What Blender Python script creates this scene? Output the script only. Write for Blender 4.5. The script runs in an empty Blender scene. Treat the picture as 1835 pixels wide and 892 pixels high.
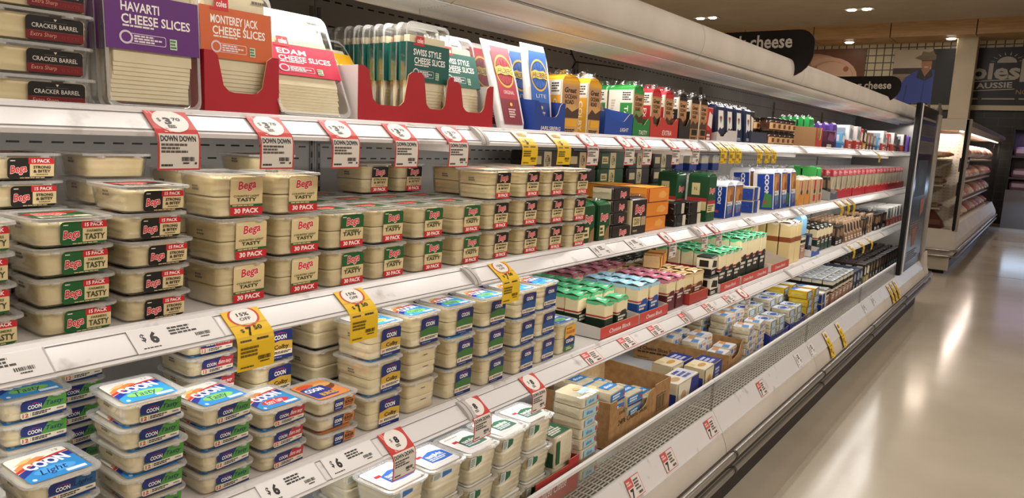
import bpy, math, random
from mathutils import Vector, Matrix
R = random.Random(7)
D = bpy.data
SC = bpy.context.scene
COL = SC.collection
PI = math.pi

# ------------------------------------------------------------------ camera
cam_d = D.cameras.new('camera')
cam_d.sensor_fit = 'HORIZONTAL'
cam_d.sensor_width = 36.0
cam_d.lens = 1300.0 / 1835.0 * 36.0
cam_d.clip_start = 0.02
cam_d.clip_end = 100
cam = D.objects.new('camera', cam_d)
COL.objects.link(cam)
cam.matrix_world = Matrix(((0.80160658, -0.12678122, 0.58425459, 0.0),
                           (0.5961973, 0.0968629, -0.79697325, 0.0),
                           (0.04444864, 0.98719, 0.15323256, 1.62),
                           (0, 0, 0, 1)))
SC.camera = cam

# ------------------------------------------------------------------ exposure, world, lights
SC.view_settings.view_transform = 'Standard'
SC.view_settings.look = 'None'
SC.view_settings.gamma = 1.0
SC.view_settings.use_curve_mapping = False
SC.view_settings.exposure = -0.08
SC.cycles.use_denoising = True
SC.cycles.max_bounces = 8
SC.cycles.diffuse_bounces = 4
SC.cycles.glossy_bounces = 3
SC.cycles.transmission_bounces = 4
SC.cycles.transparent_max_bounces = 24
SC.cycles.sample_clamp_indirect = 4.0
w = D.worlds.new('store_air')
SC.world = w
w.use_nodes = True
w.node_tree.nodes['Background'].inputs[0].default_value = (1.0, 0.86, 0.72, 1)
w.node_tree.nodes['Background'].inputs[1].default_value = 0.06

def area_light(name, loc, size, size_y, power, color, rot=(0, 0, 0)):
    l = D.lights.new(name, 'AREA')
    l.shape = 'RECTANGLE'
    l.size = size
    l.size_y = size_y
    l.energy = power
    l.color = color
    o = D.objects.new(name, l)
    o.location = loc
    o.rotation_euler = rot
    COL.objects.link(o)
    return o
WARM = (1.0, 0.935, 0.88)
area_light('aisle_ceiling_and_fill_light', (3.6, 0.6, 4.2), 0.9, 5.0, 172, WARM, (0, math.radians(45), 0))  # added soft fill out of view, tilted at the shelves
area_light('aisle_ceiling_and_fill_light', (3.6, 6.6, 4.2), 0.9, 5.0, 150, WARM, (0, math.radians(45), 0))  # second added fill, farther along, also out of view
area_light('aisle_ceiling_and_fill_light', (-2.5, 16.0, 4.7), 0.5, 6.0, 150, WARM)
area_light('hall_ceiling_light', (-6.0, 12.0, 4.7), 2.5, 6.0, 240, WARM)
CANOPY_POWER = 5.0
SHELF_POWER = 2.1

# ------------------------------------------------------------------ materials
def lin(c):
    return tuple((x / 12.92 if x <= 0.04045 else ((x + 0.055) / 1.055) ** 2.4) for x in c)
def hexc(h):
    return lin(tuple(int(h[i:i + 2], 16) / 255 for i in (0, 2, 4)))
MATS = {}
def C(h, rough=0.45, spec=0.4, metal=0.0):
    """plain coloured material, colour given as sRGB hex"""
    k = (h, rough, spec, metal)
    if k not in MATS:
        m = D.materials.new('paint_' + h)
        m.use_nodes = True
        b = m.node_tree.nodes['Principled BSDF']
        b.inputs['Base Color'].default_value = hexc(h) + (1,)
        b.inputs['Roughness'].default_value = rough
        b.inputs['Specular IOR Level'].default_value = spec
        b.inputs['Metallic'].default_value = metal
        MATS[k] = m
    return MATS[k]
def noisy(name, h1, h2, scale, rough=0.5, spec=0.4, bump=0.0, stretch=(1, 1, 1), metal=0.0, detail=4, rr=None, contrast=(0.35, 0.65), coord='Object'):
    m = D.materials.new(name)
    m.use_nodes = True
    nt = m.node_tree
    b = nt.nodes['Principled BSDF']
    tc = nt.nodes.new('ShaderNodeTexCoord')
    mp = nt.nodes.new('ShaderNodeMapping')
    mp.inputs['Scale'].default_value = stretch
    nz = nt.nodes.new('ShaderNodeTexNoise')
    nz.inputs['Scale'].default_value = scale
    nz.inputs['Detail'].default_value = detail
    cr = nt.nodes.new('ShaderNodeValToRGB')
    cr.color_ramp.elements[0].color = hexc(h1) + (1,)
    cr.color_ramp.elements[1].color = hexc(h2) + (1,)
    cr.color_ramp.elements[0].position, cr.color_ramp.elements[1].position = contrast
    nt.links.new(tc.outputs[coord], mp.inputs[0])
    nt.links.new(mp.outputs[0], nz.inputs['Vector'])
    nt.links.new(nz.outputs['Fac'], cr.inputs[0])
    nt.links.new(cr.outputs[0], b.inputs['Base Color'])
    b.inputs['Roughness'].default_value = rough
    b.inputs['Specular IOR Level'].default_value = spec
    b.inputs['Metallic'].default_value = metal
    if rr:
        mr = nt.nodes.new('ShaderNodeMapRange')
        mr.inputs['To Min'].default_value = rr[0]
        mr.inputs['To Max'].default_value = rr[1]
        nt.links.new(nz.outputs['Fac'], mr.inputs[0])
        nt.links.new(mr.outputs[0], b.inputs['Roughness'])
    if bump:
        bp = nt.nodes.new('ShaderNodeBump')
        bp.inputs['Strength'].default_value = bump
        bp.inputs['Distance'].default_value = 0.01
        nt.links.new(nz.outputs['Fac'], bp.inputs['Height'])
        nt.links.new(bp.outputs[0], b.inputs['Normal'])
    return m
def clear(name, tint, lo, hi, rough, bump=0.0, bscale=30, milk=0.0):
    """thin clear plastic: see-through with a glossy sheen that grows at grazing angles"""
    m = D.materials.new(name)
    m.use_nodes = True
    nt = m.node_tree
    nt.nodes.remove(nt.nodes['Principled BSDF'])
    out = nt.nodes['Material Output']
    tr = nt.nodes.new('ShaderNodeBsdfTransparent')
    tr.inputs[0].default_value = tint + (1,)
    gl = nt.nodes.new('ShaderNodeBsdfGlossy')
    gl.inputs['Color'].default_value = (1, 1, 1, 1)
    gl.inputs['Roughness'].default_value = rough
    lw = nt.nodes.new('ShaderNodeLayerWeight')
    lw.inputs[0].default_value = 0.35
    mr = nt.nodes.new('ShaderNodeMapRange')
    mr.inputs['To Min'].default_value = lo
    mr.inputs['To Max'].default_value = hi
    mx = nt.nodes.new('ShaderNodeMixShader')
    nt.links.new(lw.outputs['Facing'], mr.inputs[0])
    nt.links.new(mr.outputs[0], mx.inputs[0])
    if milk:                                                  # slightly frosted plastic
        df = nt.nodes.new('ShaderNodeBsdfDiffuse')
        df.inputs[0].default_value = (0.85, 0.85, 0.84, 1)
        m2 = nt.nodes.new('ShaderNodeMixShader')
        m2.inputs[0].default_value = milk
        nt.links.new(tr.outputs[0], m2.inputs[1])
        nt.links.new(df.outputs[0], m2.inputs[2])
        nt.links.new(m2.outputs[0], mx.inputs[1])
    else:
        nt.links.new(tr.outputs[0], mx.inputs[1])
    nt.links.new(gl.outputs[0], mx.inputs[2])
    nt.links.new(mx.outputs[0], out.inputs[0])
    if bump:
        tc = nt.nodes.new('ShaderNodeTexCoord')
        nz = nt.nodes.new('ShaderNodeTexNoise')
        nz.inputs['Scale'].default_value = bscale
        bp = nt.nodes.new('ShaderNodeBump')
        bp.inputs['Strength'].default_value = bump
        bp.inputs['Distance'].default_value = 0.01
        nt.links.new(tc.outputs['Object'], nz.inputs['Vector'])
        nt.links.new(nz.outputs['Fac'], bp.inputs['Height'])
        nt.links.new(bp.outputs[0], gl.inputs['Normal'])
        nt.links.new(bp.outputs[0], lw.inputs['Normal'])
    return m
def emit(name, color, strength):
    m = D.materials.new(name)
    m.use_nodes = True
    b = m.node_tree.nodes['Principled BSDF']
    b.inputs['Base Color'].default_value = (0.8, 0.8, 0.8, 1)
    b.inputs['Emission Color'].default_value = color + (1,)
    b.inputs['Emission Strength'].default_value = strength
    return m
CLEAR = clear('clear_tub_plastic', (0.93, 0.93, 0.92), 0.05, 0.55, 0.12)
RIM = clear('clear_rim_plastic', (0.87, 0.87, 0.86), 0.10, 0.45, 0.24, milk=0.30)
LIDM = clear('frosted_lid_plastic', (0.92, 0.92, 0.91), 0.06, 0.5, 0.14, milk=0.12)
FILM = clear('clinging_film', (0.93, 0.93, 0.93), 0.05, 0.5, 0.16, 0.9, 22)
CRINKLE = clear('crinkled_film', (0.8, 0.8, 0.8), 0.25, 0.8, 0.22, 1.0, 60)
GLASS = clear('riser_glass', (0.88, 0.88, 0.86), 0.02, 0.18, 0.05)
CH_Y = noisy('yellow_cheese', 'DCC592', 'E6D5A8', 14, 0.42, 0.4)
CH_P = noisy('pale_cheese', 'E3CFA0', 'EFE0B8', 14, 0.42, 0.4)
CH_W = noisy('ivory_cheese', 'EBDDB8', 'F4EACB', 14, 0.42, 0.4)
ENAM = noisy('white_enamel', 'CFC9C4', 'D8D3CE', 5, 0.38, 0.5)
RAIL = noisy('price_rail_plastic', 'B4ADA6', 'D9D5D2', 16, 0.24, 0.5, 0, (1, 1, 1), 0, 7, None, (0.27, 0.40))
BACKW = noisy('grey_enamel', 'BDBDBC', 'C8C8C6', 4, 0.45, 0.4)
CREAM = noisy('cream_enamel', 'BFB5A8', 'C9BFB2', 4, 0.55, 0.35)
STEEL = noisy('brushed_steel', '9A958F', 'B4AFA8', 6, 0.3, 0.5, 0, (1, 0.04, 1), 0.85)
CARD = noisy('brown_cardboard', '9A744B', 'AC8659', 40, 0.8, 0.2, 0.1)
CARDI = noisy('kraft_inside', 'B79A72', 'C7AC84', 40, 0.8, 0.2, 0.1)
BLK = C('0C0B0B', 0.35)
WIRE = C('D5D0C9', 0.4)

# ------------------------------------------------------------------ mesh accumulator
class MB:
    def __init__(s):
        s.v, s.f, s.m, s.sm, s.mats = [], [], [], [], []
    def mi(s, m):
        if isinstance(m, str):
            m = C(m)
        if m not in s.mats:
            s.mats.append(m)
        return s.mats.index(m)
    def face(s, pts, m, smooth=False):
        n = len(s.v)
        s.v += [tuple(p) for p in pts]
        s.f.append(tuple(range(n, n + len(pts))))
        s.m.append(s.mi(m))
        s.sm.append(smooth)
    def grid(s, rows, m, smooth=True, closed=False, cap0=False, cap1=False, capm=None):
        """skin between rows of equal length (each row a ring when closed)"""
        n = len(s.v)
        k = len(rows[0])
        for r in rows:
            s.v += [tuple(p) for p in r]
        i_m = s.mi(m)
        for a in range(len(rows) - 1):
            for b in range(k if closed else k - 1):
                b2 = (b + 1) % k
                s.f.append((n + a * k + b, n + a * k + b2, n + (a + 1) * k + b2, n + (a + 1) * k + b))
                s.m.append(i_m)
                s.sm.append(smooth)
        ic = s.mi(capm) if capm else i_m
        if smooth and (cap0 or cap1):                         # caps get their own corners so the sides shade cleanly
            m0 = len(s.v)
            s.v += [tuple(p) for p in rows[0]] + [tuple(p) for p in rows[-1]]
        else:
            m0 = None
        if cap0:
            s.f.append(tuple((n if m0 is None else m0) + b for b in reversed(range(k))))
            s.m.append(ic); s.sm.append(False)
        if cap1:
            s.f.append(tuple((n + (len(rows) - 1) * k if m0 is None else m0 + k) + b for b in range(k)))
            s.m.append(ic); s.sm.append(False)
    def box(s, x0, x1, y0, y1, z0, z1, m, tf=None):
        P = [(x, y, z) for x in (x0, x1) for y in (y0, y1) for z in (z0, z1)]
        if tf:
            P = [tf @ Vector(p) for p in P]
        n = len(s.v)
        s.v += [tuple(p) for p in P]
        for q in ((0, 1, 3, 2), (4, 6, 7, 5), (0, 4, 5, 1), (2, 3, 7, 6), (0, 2, 6, 4), (1, 5, 7, 3)):
            s.f.append(tuple(n + i for i in q))
            s.m.append(s.mi(m)); s.sm.append(False)
    def bbox(s, x0, x1, y0, y1, z0, z1, m, r=0.003):
        """box with rounded vertical corners and a chamfered top and bottom edge"""
        cx, cy, w_, d_ = (x0 + x1) / 2, (y0 + y1) / 2, x1 - x0, y1 - y0
        c = r * 0.6
        s.grid([rr(cx, cy, w_ - 2 * c, d_ - 2 * c, r, z0), rr(cx, cy, w_, d_, r, z0 + c),
                rr(cx, cy, w_, d_, r, z1 - c), rr(cx, cy, w_ - 2 * c, d_ - 2 * c, r, z1)], m, False, True, True, True)
    def tube(s, pts, r, m, seg=8, caps=True):
        rows = []
        pts = [Vector(p) for p in pts]
        for i, p in enumerate(pts):
            t = (pts[min(i + 1, len(pts) - 1)] - pts[max(i - 1, 0)]).normalized()
            a = t.orthogonal().normalized()
            b = t.cross(a)
            rows.append([p + a * (r * math.cos(2 * PI * k / seg)) + b * (r * math.sin(2 * PI * k / seg)) for k in range(seg)])
        s.grid(rows, m, True, True, caps, caps)
    def build(s, name, parent=None):
        me = D.meshes.new(name)
        me.from_pydata(s.v, [], s.f)
        for m in s.mats:
            me.materials.append(m)
        me.polygons.foreach_set('material_index', s.m)
        me.polygons.foreach_set('use_smooth', s.sm)
        me.update()
        o = D.objects.new(name, me)
        COL.objects.link(o)
        if parent:
            o.parent = parent
        return o
def rr(cx, cy, w_, d_, r, z, seg=3):
    """rounded rectangle ring in xy"""
    r = max(1e-4, min(r, w_ / 2 - 1e-4, d_ / 2 - 1e-4))
    out = []
    for qx, qy, a0 in ((1, 1, 0), (-1, 1, PI / 2), (-1, -1, PI), (1, -1, 1.5 * PI)):
        ax, ay = cx + qx * (w_ / 2 - r), cy + qy * (d_ / 2 - r)
        for i in range(seg + 1):
            a = a0 + PI / 2 * i / seg
            out.append((ax + r * math.cos(a), ay + r * math.sin(a), z))
    return out

# ------------------------------------------------------------------ lettering
TXT = {}
CAPH = [None]
def glyphs(s, bold=0.0):
    k = (s, bold)
    if k not in TXT:
        cu = D.curves.new('lettering', 'FONT')
        cu.body = s
        cu.size = 1.0
        cu.resolution_u = 2
        cu.offset = bold
        o = D.objects.new('lettering', cu)
        COL.objects.link(o)
        bpy.context.view_layer.update()
        me = o.evaluated_get(bpy.context.evaluated_depsgraph_get()).to_mesh()
        vs = [(p.co.x, p.co.y) for p in me.vertices]
        fs = [tuple(p.vertices) for p in me.polygons]
        o.evaluated_get(bpy.context.evaluated_depsgraph_get()).to_mesh_clear()
        D.objects.remove(o)
        D.curves.remove(cu)
        TXT[k] = (vs, fs)
    return TXT[k]
def cap_height():
    if CAPH[0] is None:
        CAPH[0] = max(p[1] for p in glyphs('H')[0])
    return CAPH[0]

# ------------------------------------------------------------------ flat print: layered shapes on a surface
# items use label coordinates 0..1; mapping(u, v) gives the point, normal the outward direction
def design(mb, items, fn, nrm, W, H, eps=0.00014, base=0.0003, nsub=1):
    lay = 0
    for it in items:
        k = it[0]
        off = base + eps * lay
        lay += 1
        def P(u, v):
            p = fn(u, v)
            n = nrm(u, v)
            return (p[0] + n[0] * off, p[1] + n[1] * off, p[2] + n[2] * off)
        if k == 'r':
            _, x0, y0, x1, y1, m = it
            for i in range(nsub):
                a, b = y0 + (y1 - y0) * i / nsub, y0 + (y1 - y0) * (i + 1) / nsub
                mb.face([P(x0, a), P(x1, a), P(x1, b), P(x0, b)], m)
        elif k == 'rr':
            _, x0, y0, x1, y1, m, r = it
            ring = rr((x0 + x1) / 2 * W, (y0 + y1) / 2 * H, (x1 - x0) * W, (y1 - y0) * H, r, 0)
            mb.face([P(p[0] / W, p[1] / H) for p in ring], m)
        elif k == 'e':
            _, cx, cy, rx, ry, m = it
            mb.face([P(cx + rx * math.cos(2 * PI * i / 22), cy + ry * math.sin(2 * PI * i / 22)) for i in range(22)], m)
        elif k == 'p':
            mb.face([P(x, y) for x, y in it[1]], it[2])
        elif k == 't':
            _, s, cx, cy, h, wd, m = it[:7]
            opt = it[7] if len(it) > 7 else {}
            vs, fs = glyphs(s, opt.get('b', 0.0))
            if not vs:
                continue
            x0, x1 = min(p[0] for p in vs), max(p[0] for p in vs)
            hh = h * H / cap_height()
            ws = wd * W / max(1e-6, x1 - x0) if wd else hh
            sh = opt.get('i', 0.0)
            an = opt.get('a', 0.0)
            arc = opt.get('arc', 0.0)
            ca, sa = math.cos(an), math.sin(an)
            n0 = len(mb.v)
            mi_ = mb.mi(m)
            xm, ym = (x0 + x1) / 2, cap_height() / 2
            for x, y in vs:
                X = (x - xm) * ws + (y - ym) * hh * sh
                Yy = (y - ym) * hh
                if arc:
                    Yy += arc * H * (1 - (2 * (x - xm) / (x1 - x0)) ** 2)
                X, Yy = X * ca - Yy * sa, X * sa + Yy * ca
                mb.v.append(P(cx + X / W, cy + Yy / H))
            for f in fs:
                mb.f.append(tuple(n0 + i for i in f))
                mb.m.append(mi_)
                mb.sm.append(False)
        elif k == 'l':                                   # small print too fine to read: broken lines
            _, x0, y0, x1, y1, n, m = it
            g = random.Random(int(x0 * 977 + y0 * 331) + n)
            for i in range(n):
                yy = y1 - (y1 - y0) * (i + 0.5) / n
                th = (y1 - y0) / n * 0.32
                x = x0
                e = x1 - (x1 - x0) * g.uniform(0, 0.4)
                while x < e:
                    wl = (x1 - x0) * g.uniform(0.08, 0.22)
                    xe = min(e, x + wl)
                    mb.face([P(x, yy - th), P(xe, yy - th), P(xe, yy + th), P(x, yy + th)], m)
                    x = xe + (x1 - x0) * 0.025
        elif k == 'b':                                   # bar code
            _, x0, y0, x1, y1, m = it
            g = random.Random(5)
            x = x0
            while x < x1:
                wl = (x1 - x0) * g.choice((0.02, 0.04, 0.06))
                mb.face([P(x, y0), P(min(x1, x + wl), y0), P(min(x1, x + wl), y1), P(x, y1)], m)
                x += wl + (x1 - x0) * g.choice((0.025, 0.045))
def print_flat(mb, items, O, U, V, W, H, **k):
    O, U, V = Vector(O), Vector(U).normalized(), Vector(V).normalized()
    N = U.cross(V)
    design(mb, items, lambda u, v: O + U * (u * W) + V * (v * H), lambda u, v: N, W, H, **k)

# ------------------------------------------------------------------ things
def put(o, label, cat, group=None, kind=None):
    if label: o['label'] = label
    if cat: o['category'] = cat
    if group: o['group'] = group
    if kind: o['kind'] = kind
    return o
def empty(name):
    o = D.objects.new(name, None)
    o.empty_display_size = 0.02
    COL.objects.link(o)
    return o
KIDS = {}
def dup(root):
    r = root.copy()
    COL.objects.link(r)
    for ch in KIDS.setdefault(root.name, list(root.children)):
        c = ch.copy()
        COL.objects.link(c)
        c.parent = r
        for g in KIDS.setdefault(ch.name, list(ch.children)):
            d = g.copy()
            COL.objects.link(d)
            d.parent = c
    return r
USED = set()
def place(proto, loc, label, group=None, rot=(0, 0, 0), sc=None):
    """the first use takes the prototype itself, every later one a copy of it and its parts"""
    if proto.name in USED:
        o = dup(proto)
    else:
        KIDS[proto.name] = list(proto.children)
        for ch in proto.children:
            KIDS[ch.name] = list(ch.children)
        USED.add(proto.name)
        o = proto
    o.location = loc
    o.rotation_euler = rot
    o.scale = sc or (1, 1, 1)
    o['label'] = label
    if group:
        o['group'] = group
    elif 'group' in o:
        del o['group']
    return o
NTH = 'zeroth first second third fourth fifth sixth seventh eighth ninth tenth eleventh twelfth thirteenth fourteenth fifteenth sixteenth seventeenth eighteenth nineteenth twentieth'.split()
NTH += ['twenty-' + NTH[i] for i in range(1, 10)] + ['thirtieth'] + ['thirty-' + NTH[i] for i in range(1, 10)]
def J(a):
    return R.uniform(-a, a)

# ================================================================== setting
def struct(name, mb):
    o = mb.build(name)
    o['kind'] = 'structure'
    return o
def plank(name, x0, x1, y0, y1, z0, z1, m):
    b = MB(); b.box(x0, x1, y0, y1, z0, z1, m)
    return struct(name, b)
FLOOR = noisy('beige_vinyl', 'B6AA97', 'C1B6A3', 1.1, 0.12, 0.5, 0.012, (1, 1, 1), 0, 6, (0.10, 0.2))
WALLP = noisy('tan_plaster', 'B9A98F', 'C2B39A', 2, 0.7, 0.2)
CEILP = noisy('ceiling_board', 'B8A890', 'C0B199', 1.5, 0.8, 0.2)
WOOD = noisy('honey_plywood', 'A88458', 'BC966A', 3.5, 0.5, 0.35, 0, (0.6, 1, 7))
b = MB(); b.box(-11, 4.6, -4, 22, -0.1, 0, FLOOR); struct('floor', b)
b = MB(); b.box(-1.0, 4.6, 11.995, 12.005, 0, 0.0012, '6E6353'); b.box(-11, 4.6, 20.6, 20.61, 0, 0.0012, '6E6353')
struct('trim_1', b)
plank('ceiling', -11, 4.6, -4, 22, 4.82, 4.92, CEILP)
plank('wall_right', 4.6, 4.7, -4, 22, 0, 4.92, noisy('pale_plaster', 'CFC6B8', 'D6CEC0', 2, 0.7, 0.2))
plank('wall_left', -11.1, -11, -4, 22, 0, 4.92, WALLP)
plank('wall_back', -11, 4.6, -4.1, -4, 0, 4.92, WALLP)
# far wall: dark bricks below, white square tiles above
def brickmat(name, c1, c2, mort, sx, bw, rh, ms, rough):
    m = D.materials.new(name); m.use_nodes = True
    nt = m.node_tree; bs = nt.nodes['Principled BSDF']
    tc = nt.nodes.new('ShaderNodeTexCoord'); mp = nt.nodes.new('ShaderNodeMapping')
    mp.inputs['Rotation'].default_value = (PI / 2, 0, 0)
    bk = nt.nodes.new('ShaderNodeTexBrick')
    bk.inputs['Color1'].default_value = hexc(c1) + (1,); bk.inputs['Color2'].default_value = hexc(c2) + (1,)
    bk.inputs['Mortar'].default_value = hexc(mort) + (1,)
    bk.inputs['Scale'].default_value = sx; bk.inputs['Brick Width'].default_value = bw
    bk.inputs['Row Height'].default_value = rh; bk.inputs['Mortar Size'].default_value = ms
    bk.offset = 0.5 if bw != rh else 0.0
    nt.links.new(tc.outputs['Object'], mp.inputs[0]); nt.links.new(mp.outputs[0], bk.inputs['Vector'])
    nt.links.new(bk.outputs['Color'], bs.inputs['Base Color'])
    bs.inputs['Roughness'].default_value = rough
    return m
BRICK = brickmat('black_glazed_brick', '16130F', '1D1913', '2E2820', 1, 0.62, 0.2, 0.012, 0.35)
TILE = brickmat('white_square_tile', 'C6B795', 'CDBE9C', '4A4030', 1, 0.19, 0.19, 0.014, 0.35)
b = MB(); b.box(-11, 4.6, 21.75, 22, 0, 2.86, BRICK); b.box(-11, 4.6, 21.75, 22, 2.86, 4.92, TILE); struct('wall_far', b)
b = MB(); b.box(-11, 4.6, 21.66, 21.75, 2.78, 2.9, 'B5A888'); struct('trim_2', b)
# plywood bulkhead along the far wall, in panels with dark joints
b = MB()
x = -11.0
while x < 4.5:
    b.box(x + 0.012, x + 1.82, 20.5, 20.56, 4.47, 4.82, WOOD)
    b.box(x + 0.012, x + 1.82, 20.56, 21.75, 4.47, 4.50, WOOD)
    x += 1.83
b.box(-11, 4.6, 20.57, 21.74, 4.51, 4.815, '2A2018'); struct('trim_3', b)
# square column beyond the meat cabinet
b = MB(); b.grid([rr(-2.045, 21.2, 0.44, 0.42, 0.02, z) for z in (0, 4.82)], noisy('column_paint', 'B3A286', 'BBAB90', 2, 0.6), False, True)
put(b.build('pillar'), None, None, None, 'structure')

# ================================================================== lights one can see
def downlight_twin():
    r = empty('twin_downlight')
    b = MB(); b.grid([rr(0, 0, 0.62, 0.34, 0.04, z) for z in (-0.012, 0.0)], 'C9BDA8', False, True, True, True); b.build('housing', r)
    for i, sx in enumerate((-0.16, 0.16)):
        b = MB(); ring = [(sx + 0.1 * math.cos(2 * PI * k / 18), 0.1 * math.sin(2 * PI * k / 18)) for k in range(18)]
        b.grid([[(x, y, -0.013) for x, y in ring], [(x * 0.0 + sx + (x - sx) * 0.85, y * 0.85, -0.03) for x, y in ring]], LAMP, True, True, False, True)
        b.build('lamp', r)
    r['category'] = 'ceiling light'
    return r
LAMP = emit('lamp_glow', (1.0, 0.9, 0.72), 22)
LAMP2 = emit('lamp_glow_soft', (1.0, 0.92, 0.78), 14)
p = downlight_twin()
place(p, (-3.98, 18.3, 4.815), 'twin downlight in the ceiling nearer the aisle, before the wooden bulkhead', 'twin ceiling downlights')
place(p, (-7.55, 18.2, 4.815), 'twin downlight in the ceiling above the black block cheese sign', 'twin ceiling downlights')
place(p, (-2.7, 15.2, 4.815), 'twin downlight mirrored in the aisle floor, nearer of two', 'twin ceiling downlights')
place(p, (-2.3, 13.4, 4.815), 'twin downlight mirrored in the aisle floor, second of two', 'twin ceiling downlights')
def soffit_lamp():
    r = empty('soffit_downlight')
    b = MB(); ring = [(0.13 * math.cos(2 * PI * k / 18), 0.13 * math.sin(2 * PI * k / 18)) for k in range(18)]
    b.grid([[(x, y, 0) for x, y in ring], [(x, y, -0.02) for x, y in ring]], 'D9CDB6', True, True, True, True); b.build('ring', r)
    b = MB(); b.grid([[(x * 0.8, y * 0.8, -0.021) for x, y in ring], [(x * 0.7, y * 0.7, -0.04) for x, y in ring]], LAMP, True, True, False, True); b.build('lamp', r)
    r['category'] = 'ceiling light'
    return r
p = soffit_lamp()
place(p, (-4.72, 21.0, 4.47), 'round downlight under the wooden bulkhead above the pink poster')
place(p, (-2.40, 21.0, 4.47), 'round downlight under the wooden bulkhead beside the tan pillar')

# ================================================================== the display cabinet, one module at a time
SH = (('top', 1.632), ('middle', 1.268), ('lower', 0.895))
Y0 = (-0.038, 1.462, 2.962, 4.462, 5.962, 7.462)
BACKX = -1.85
def rail_profile(zt):
    """cross section of a shelf edge: lip, sloping ticket rail, bottom flange (x, z)"""
    if zt > 1.6:
        return [(-1.236, zt - 0.004), (-1.236, zt + 0.006), (-1.228, zt + 0.0095), (-1.218, zt + 0.007), (-1.214, zt + 0.001), (-1.176, zt - 0.0285), (-1.171, zt - 0.031), (-1.173, zt - 0.038), (-1.2, zt - 0.034)]
    return [(-1.25, zt - 0.004), (-1.25, zt + 0.002), (-1.242, zt + 0.005), (-1.232, zt + 0.003), (-1.229, zt - 0.004), (-1.181, zt - 0.037), (-1.177, zt - 0.040), (-1.181, zt - 0.044), (-1.21, zt - 0.040)]
def sweep(mb, prof, y0, y1, m, closed=True, smooth=False):
    mb.grid([[(x, y0, z) for x, z in prof], [(x, y1, z) for x, z in prof]], m, smooth, closed, closed, closed)
LEDM = emit('led_strip', (1.0, 0.95, 0.88), 1.5)
def cabinet(full=True):
    L = 1.5
    e = 0.0015
    r = empty('display_cabinet')
    # back panel with rows of air slots
    b = MB()
    b.box(BACKX - 0.05, BACKX, e, L - e, 0.36, 2.03, BACKW)
    for z, ph in ((2.005, 0), (1.93, 0.02), (1.56, 0), (1.525, 0.02), (1.19, 0), (1.155, 0.02), (1.12, 0), (0.80, 0), (0.765, 0.02)):
        y = 0.03 + ph
        while y < L - 0.05:
            b.box(BACKX, BACKX + 0.0008, y, y + 0.026, z - 0.0022, z + 0.0022, BLK)
            y += 0.0455
    for y in (0.008, L - 0.02):
        b.box(BACKX, BACKX + 0.004, y, y + 0.012, 0.5, 1.98, '8E8E8E')
        z = 0.52
        while z < 1.96:
            b.box(BACKX + 0.004, BACKX + 0.005, y + 0.004, y + 0.008, z, z + 0.018, BLK)
            z += 0.036
    b.build('back_panel', r)
    for nm, z in SH:
        b = MB(); b.box(BACKX + 0.01, -1.232, e, L - e, z - 0.022, z, ENAM)
        b.box(BACKX + 0.01, -1.23, e, e + 0.006, z - 0.06, z - 0.022, ENAM)
        s = b.build('shelf', r)
        b = MB(); b.box(-1.262, -1.242, e + 0.03, L - e - 0.03, z - 0.031, z - 0.0225, LEDM); b.build('light_strip', s)
        sl = area_light('shelf_light', (-1.252, L / 2, z - 0.034), 0.02, L - 0.1, SHELF_POWER * (0.7 if z < 1 else 1.0), (1.0, 0.96, 0.91), (0, math.radians(18), 0))
        sl.parent = s
        b = MB(); sweep(b, rail_profile(z), e, L - e, RAIL)
        P = rail_profile(z)
        (xa, za), (xb, zb) = P[4], P[5]
        for t, th in ((0.06, 0.0012), (0.94, 0.0012)):          # moulded lines along the rail
            x_, z_ = xa + (xb - xa) * t, za + (zb - za) * t
            b.box(x_ - 0.0006, x_ + 0.0016, e, L - e, z_ - 0.0006, z_ + 0.0010, '8F8A86')
        b.build('price_rail', s)
        for yy in (e, L - e):
            b = MB()
            ang = math.atan2(zb - za, xb - xa)
            cx, cz = (xa + xb) / 2, (za + zb) / 2
            ring = []
            for k in range(18):
                a = 2 * PI * k / 18
                u, v = 0.034 * math.cos(a), 0.012 * math.sin(a)
                ring.append((cx + u * math.cos(ang) - v * math.sin(ang), cz + u * math.sin(ang) + v * math.cos(ang)))
            s0, s1 = (yy, yy + 0.012) if yy < 1 else (yy - 0.012, yy)
            b.grid([[(x, s0, z) for x, z in ring], [(x, s1, z) for x, z in ring]], 'B5B0AC', False, True, True, True)
            b.build('end_bracket', s)
    # well: deck plate, front riser, air grille
    b = MB(); b.box(BACKX + 0.005, -1.172, e, L - e, 0.44, 0.48, DECK)
    b.build('deck', r)
    b = MB()
    n = int(L / 0.040)
    for i in range(n + 1):
        y = e + (L - 2 * e - 0.004) * i / n
        b.box(-1.168, -1.066, y, y + 0.004, 0.478, 0.4815, WIRE)
    for i in range(9):
        x = -1.168 + 0.102 * i / 8
        b.box(x - 0.0016, x + 0.0016, e, L - e, 0.4755, 0.4785, WIRE)
    b.build('return_air_grille', r)
    b = MB(); b.box(-1.171, -1.062, e, L - e, 0.37, 0.375, '2B2622'); b.box(-1.172, -1.17, e, L - e, 0.375, 0.44, '3A342E'); b.box(-1.064, -1.06, e, L - e, 0.372, 0.47, '6A635B')
    b.build('air_duct', r)
    b = MB(); b.box(-1.062, -1.058, e, L - e, 0.482, 0.612, GLASS)
    s = b.build('riser', r)
    b = MB(); b.grid([rr(-1.06, L / 2, 0.012, L - 2 * e, 0.003, z) for z in (0.611, 0.6225)], 'D6D2CF', False, True, True, True); b.build('top_trim', s)
    b = MB(); b.box(-1.066, -1.054, L - 0.008, L - 0.0016, 0.482, 0.61, GLASS); b.build('joint_clip', s)
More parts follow.
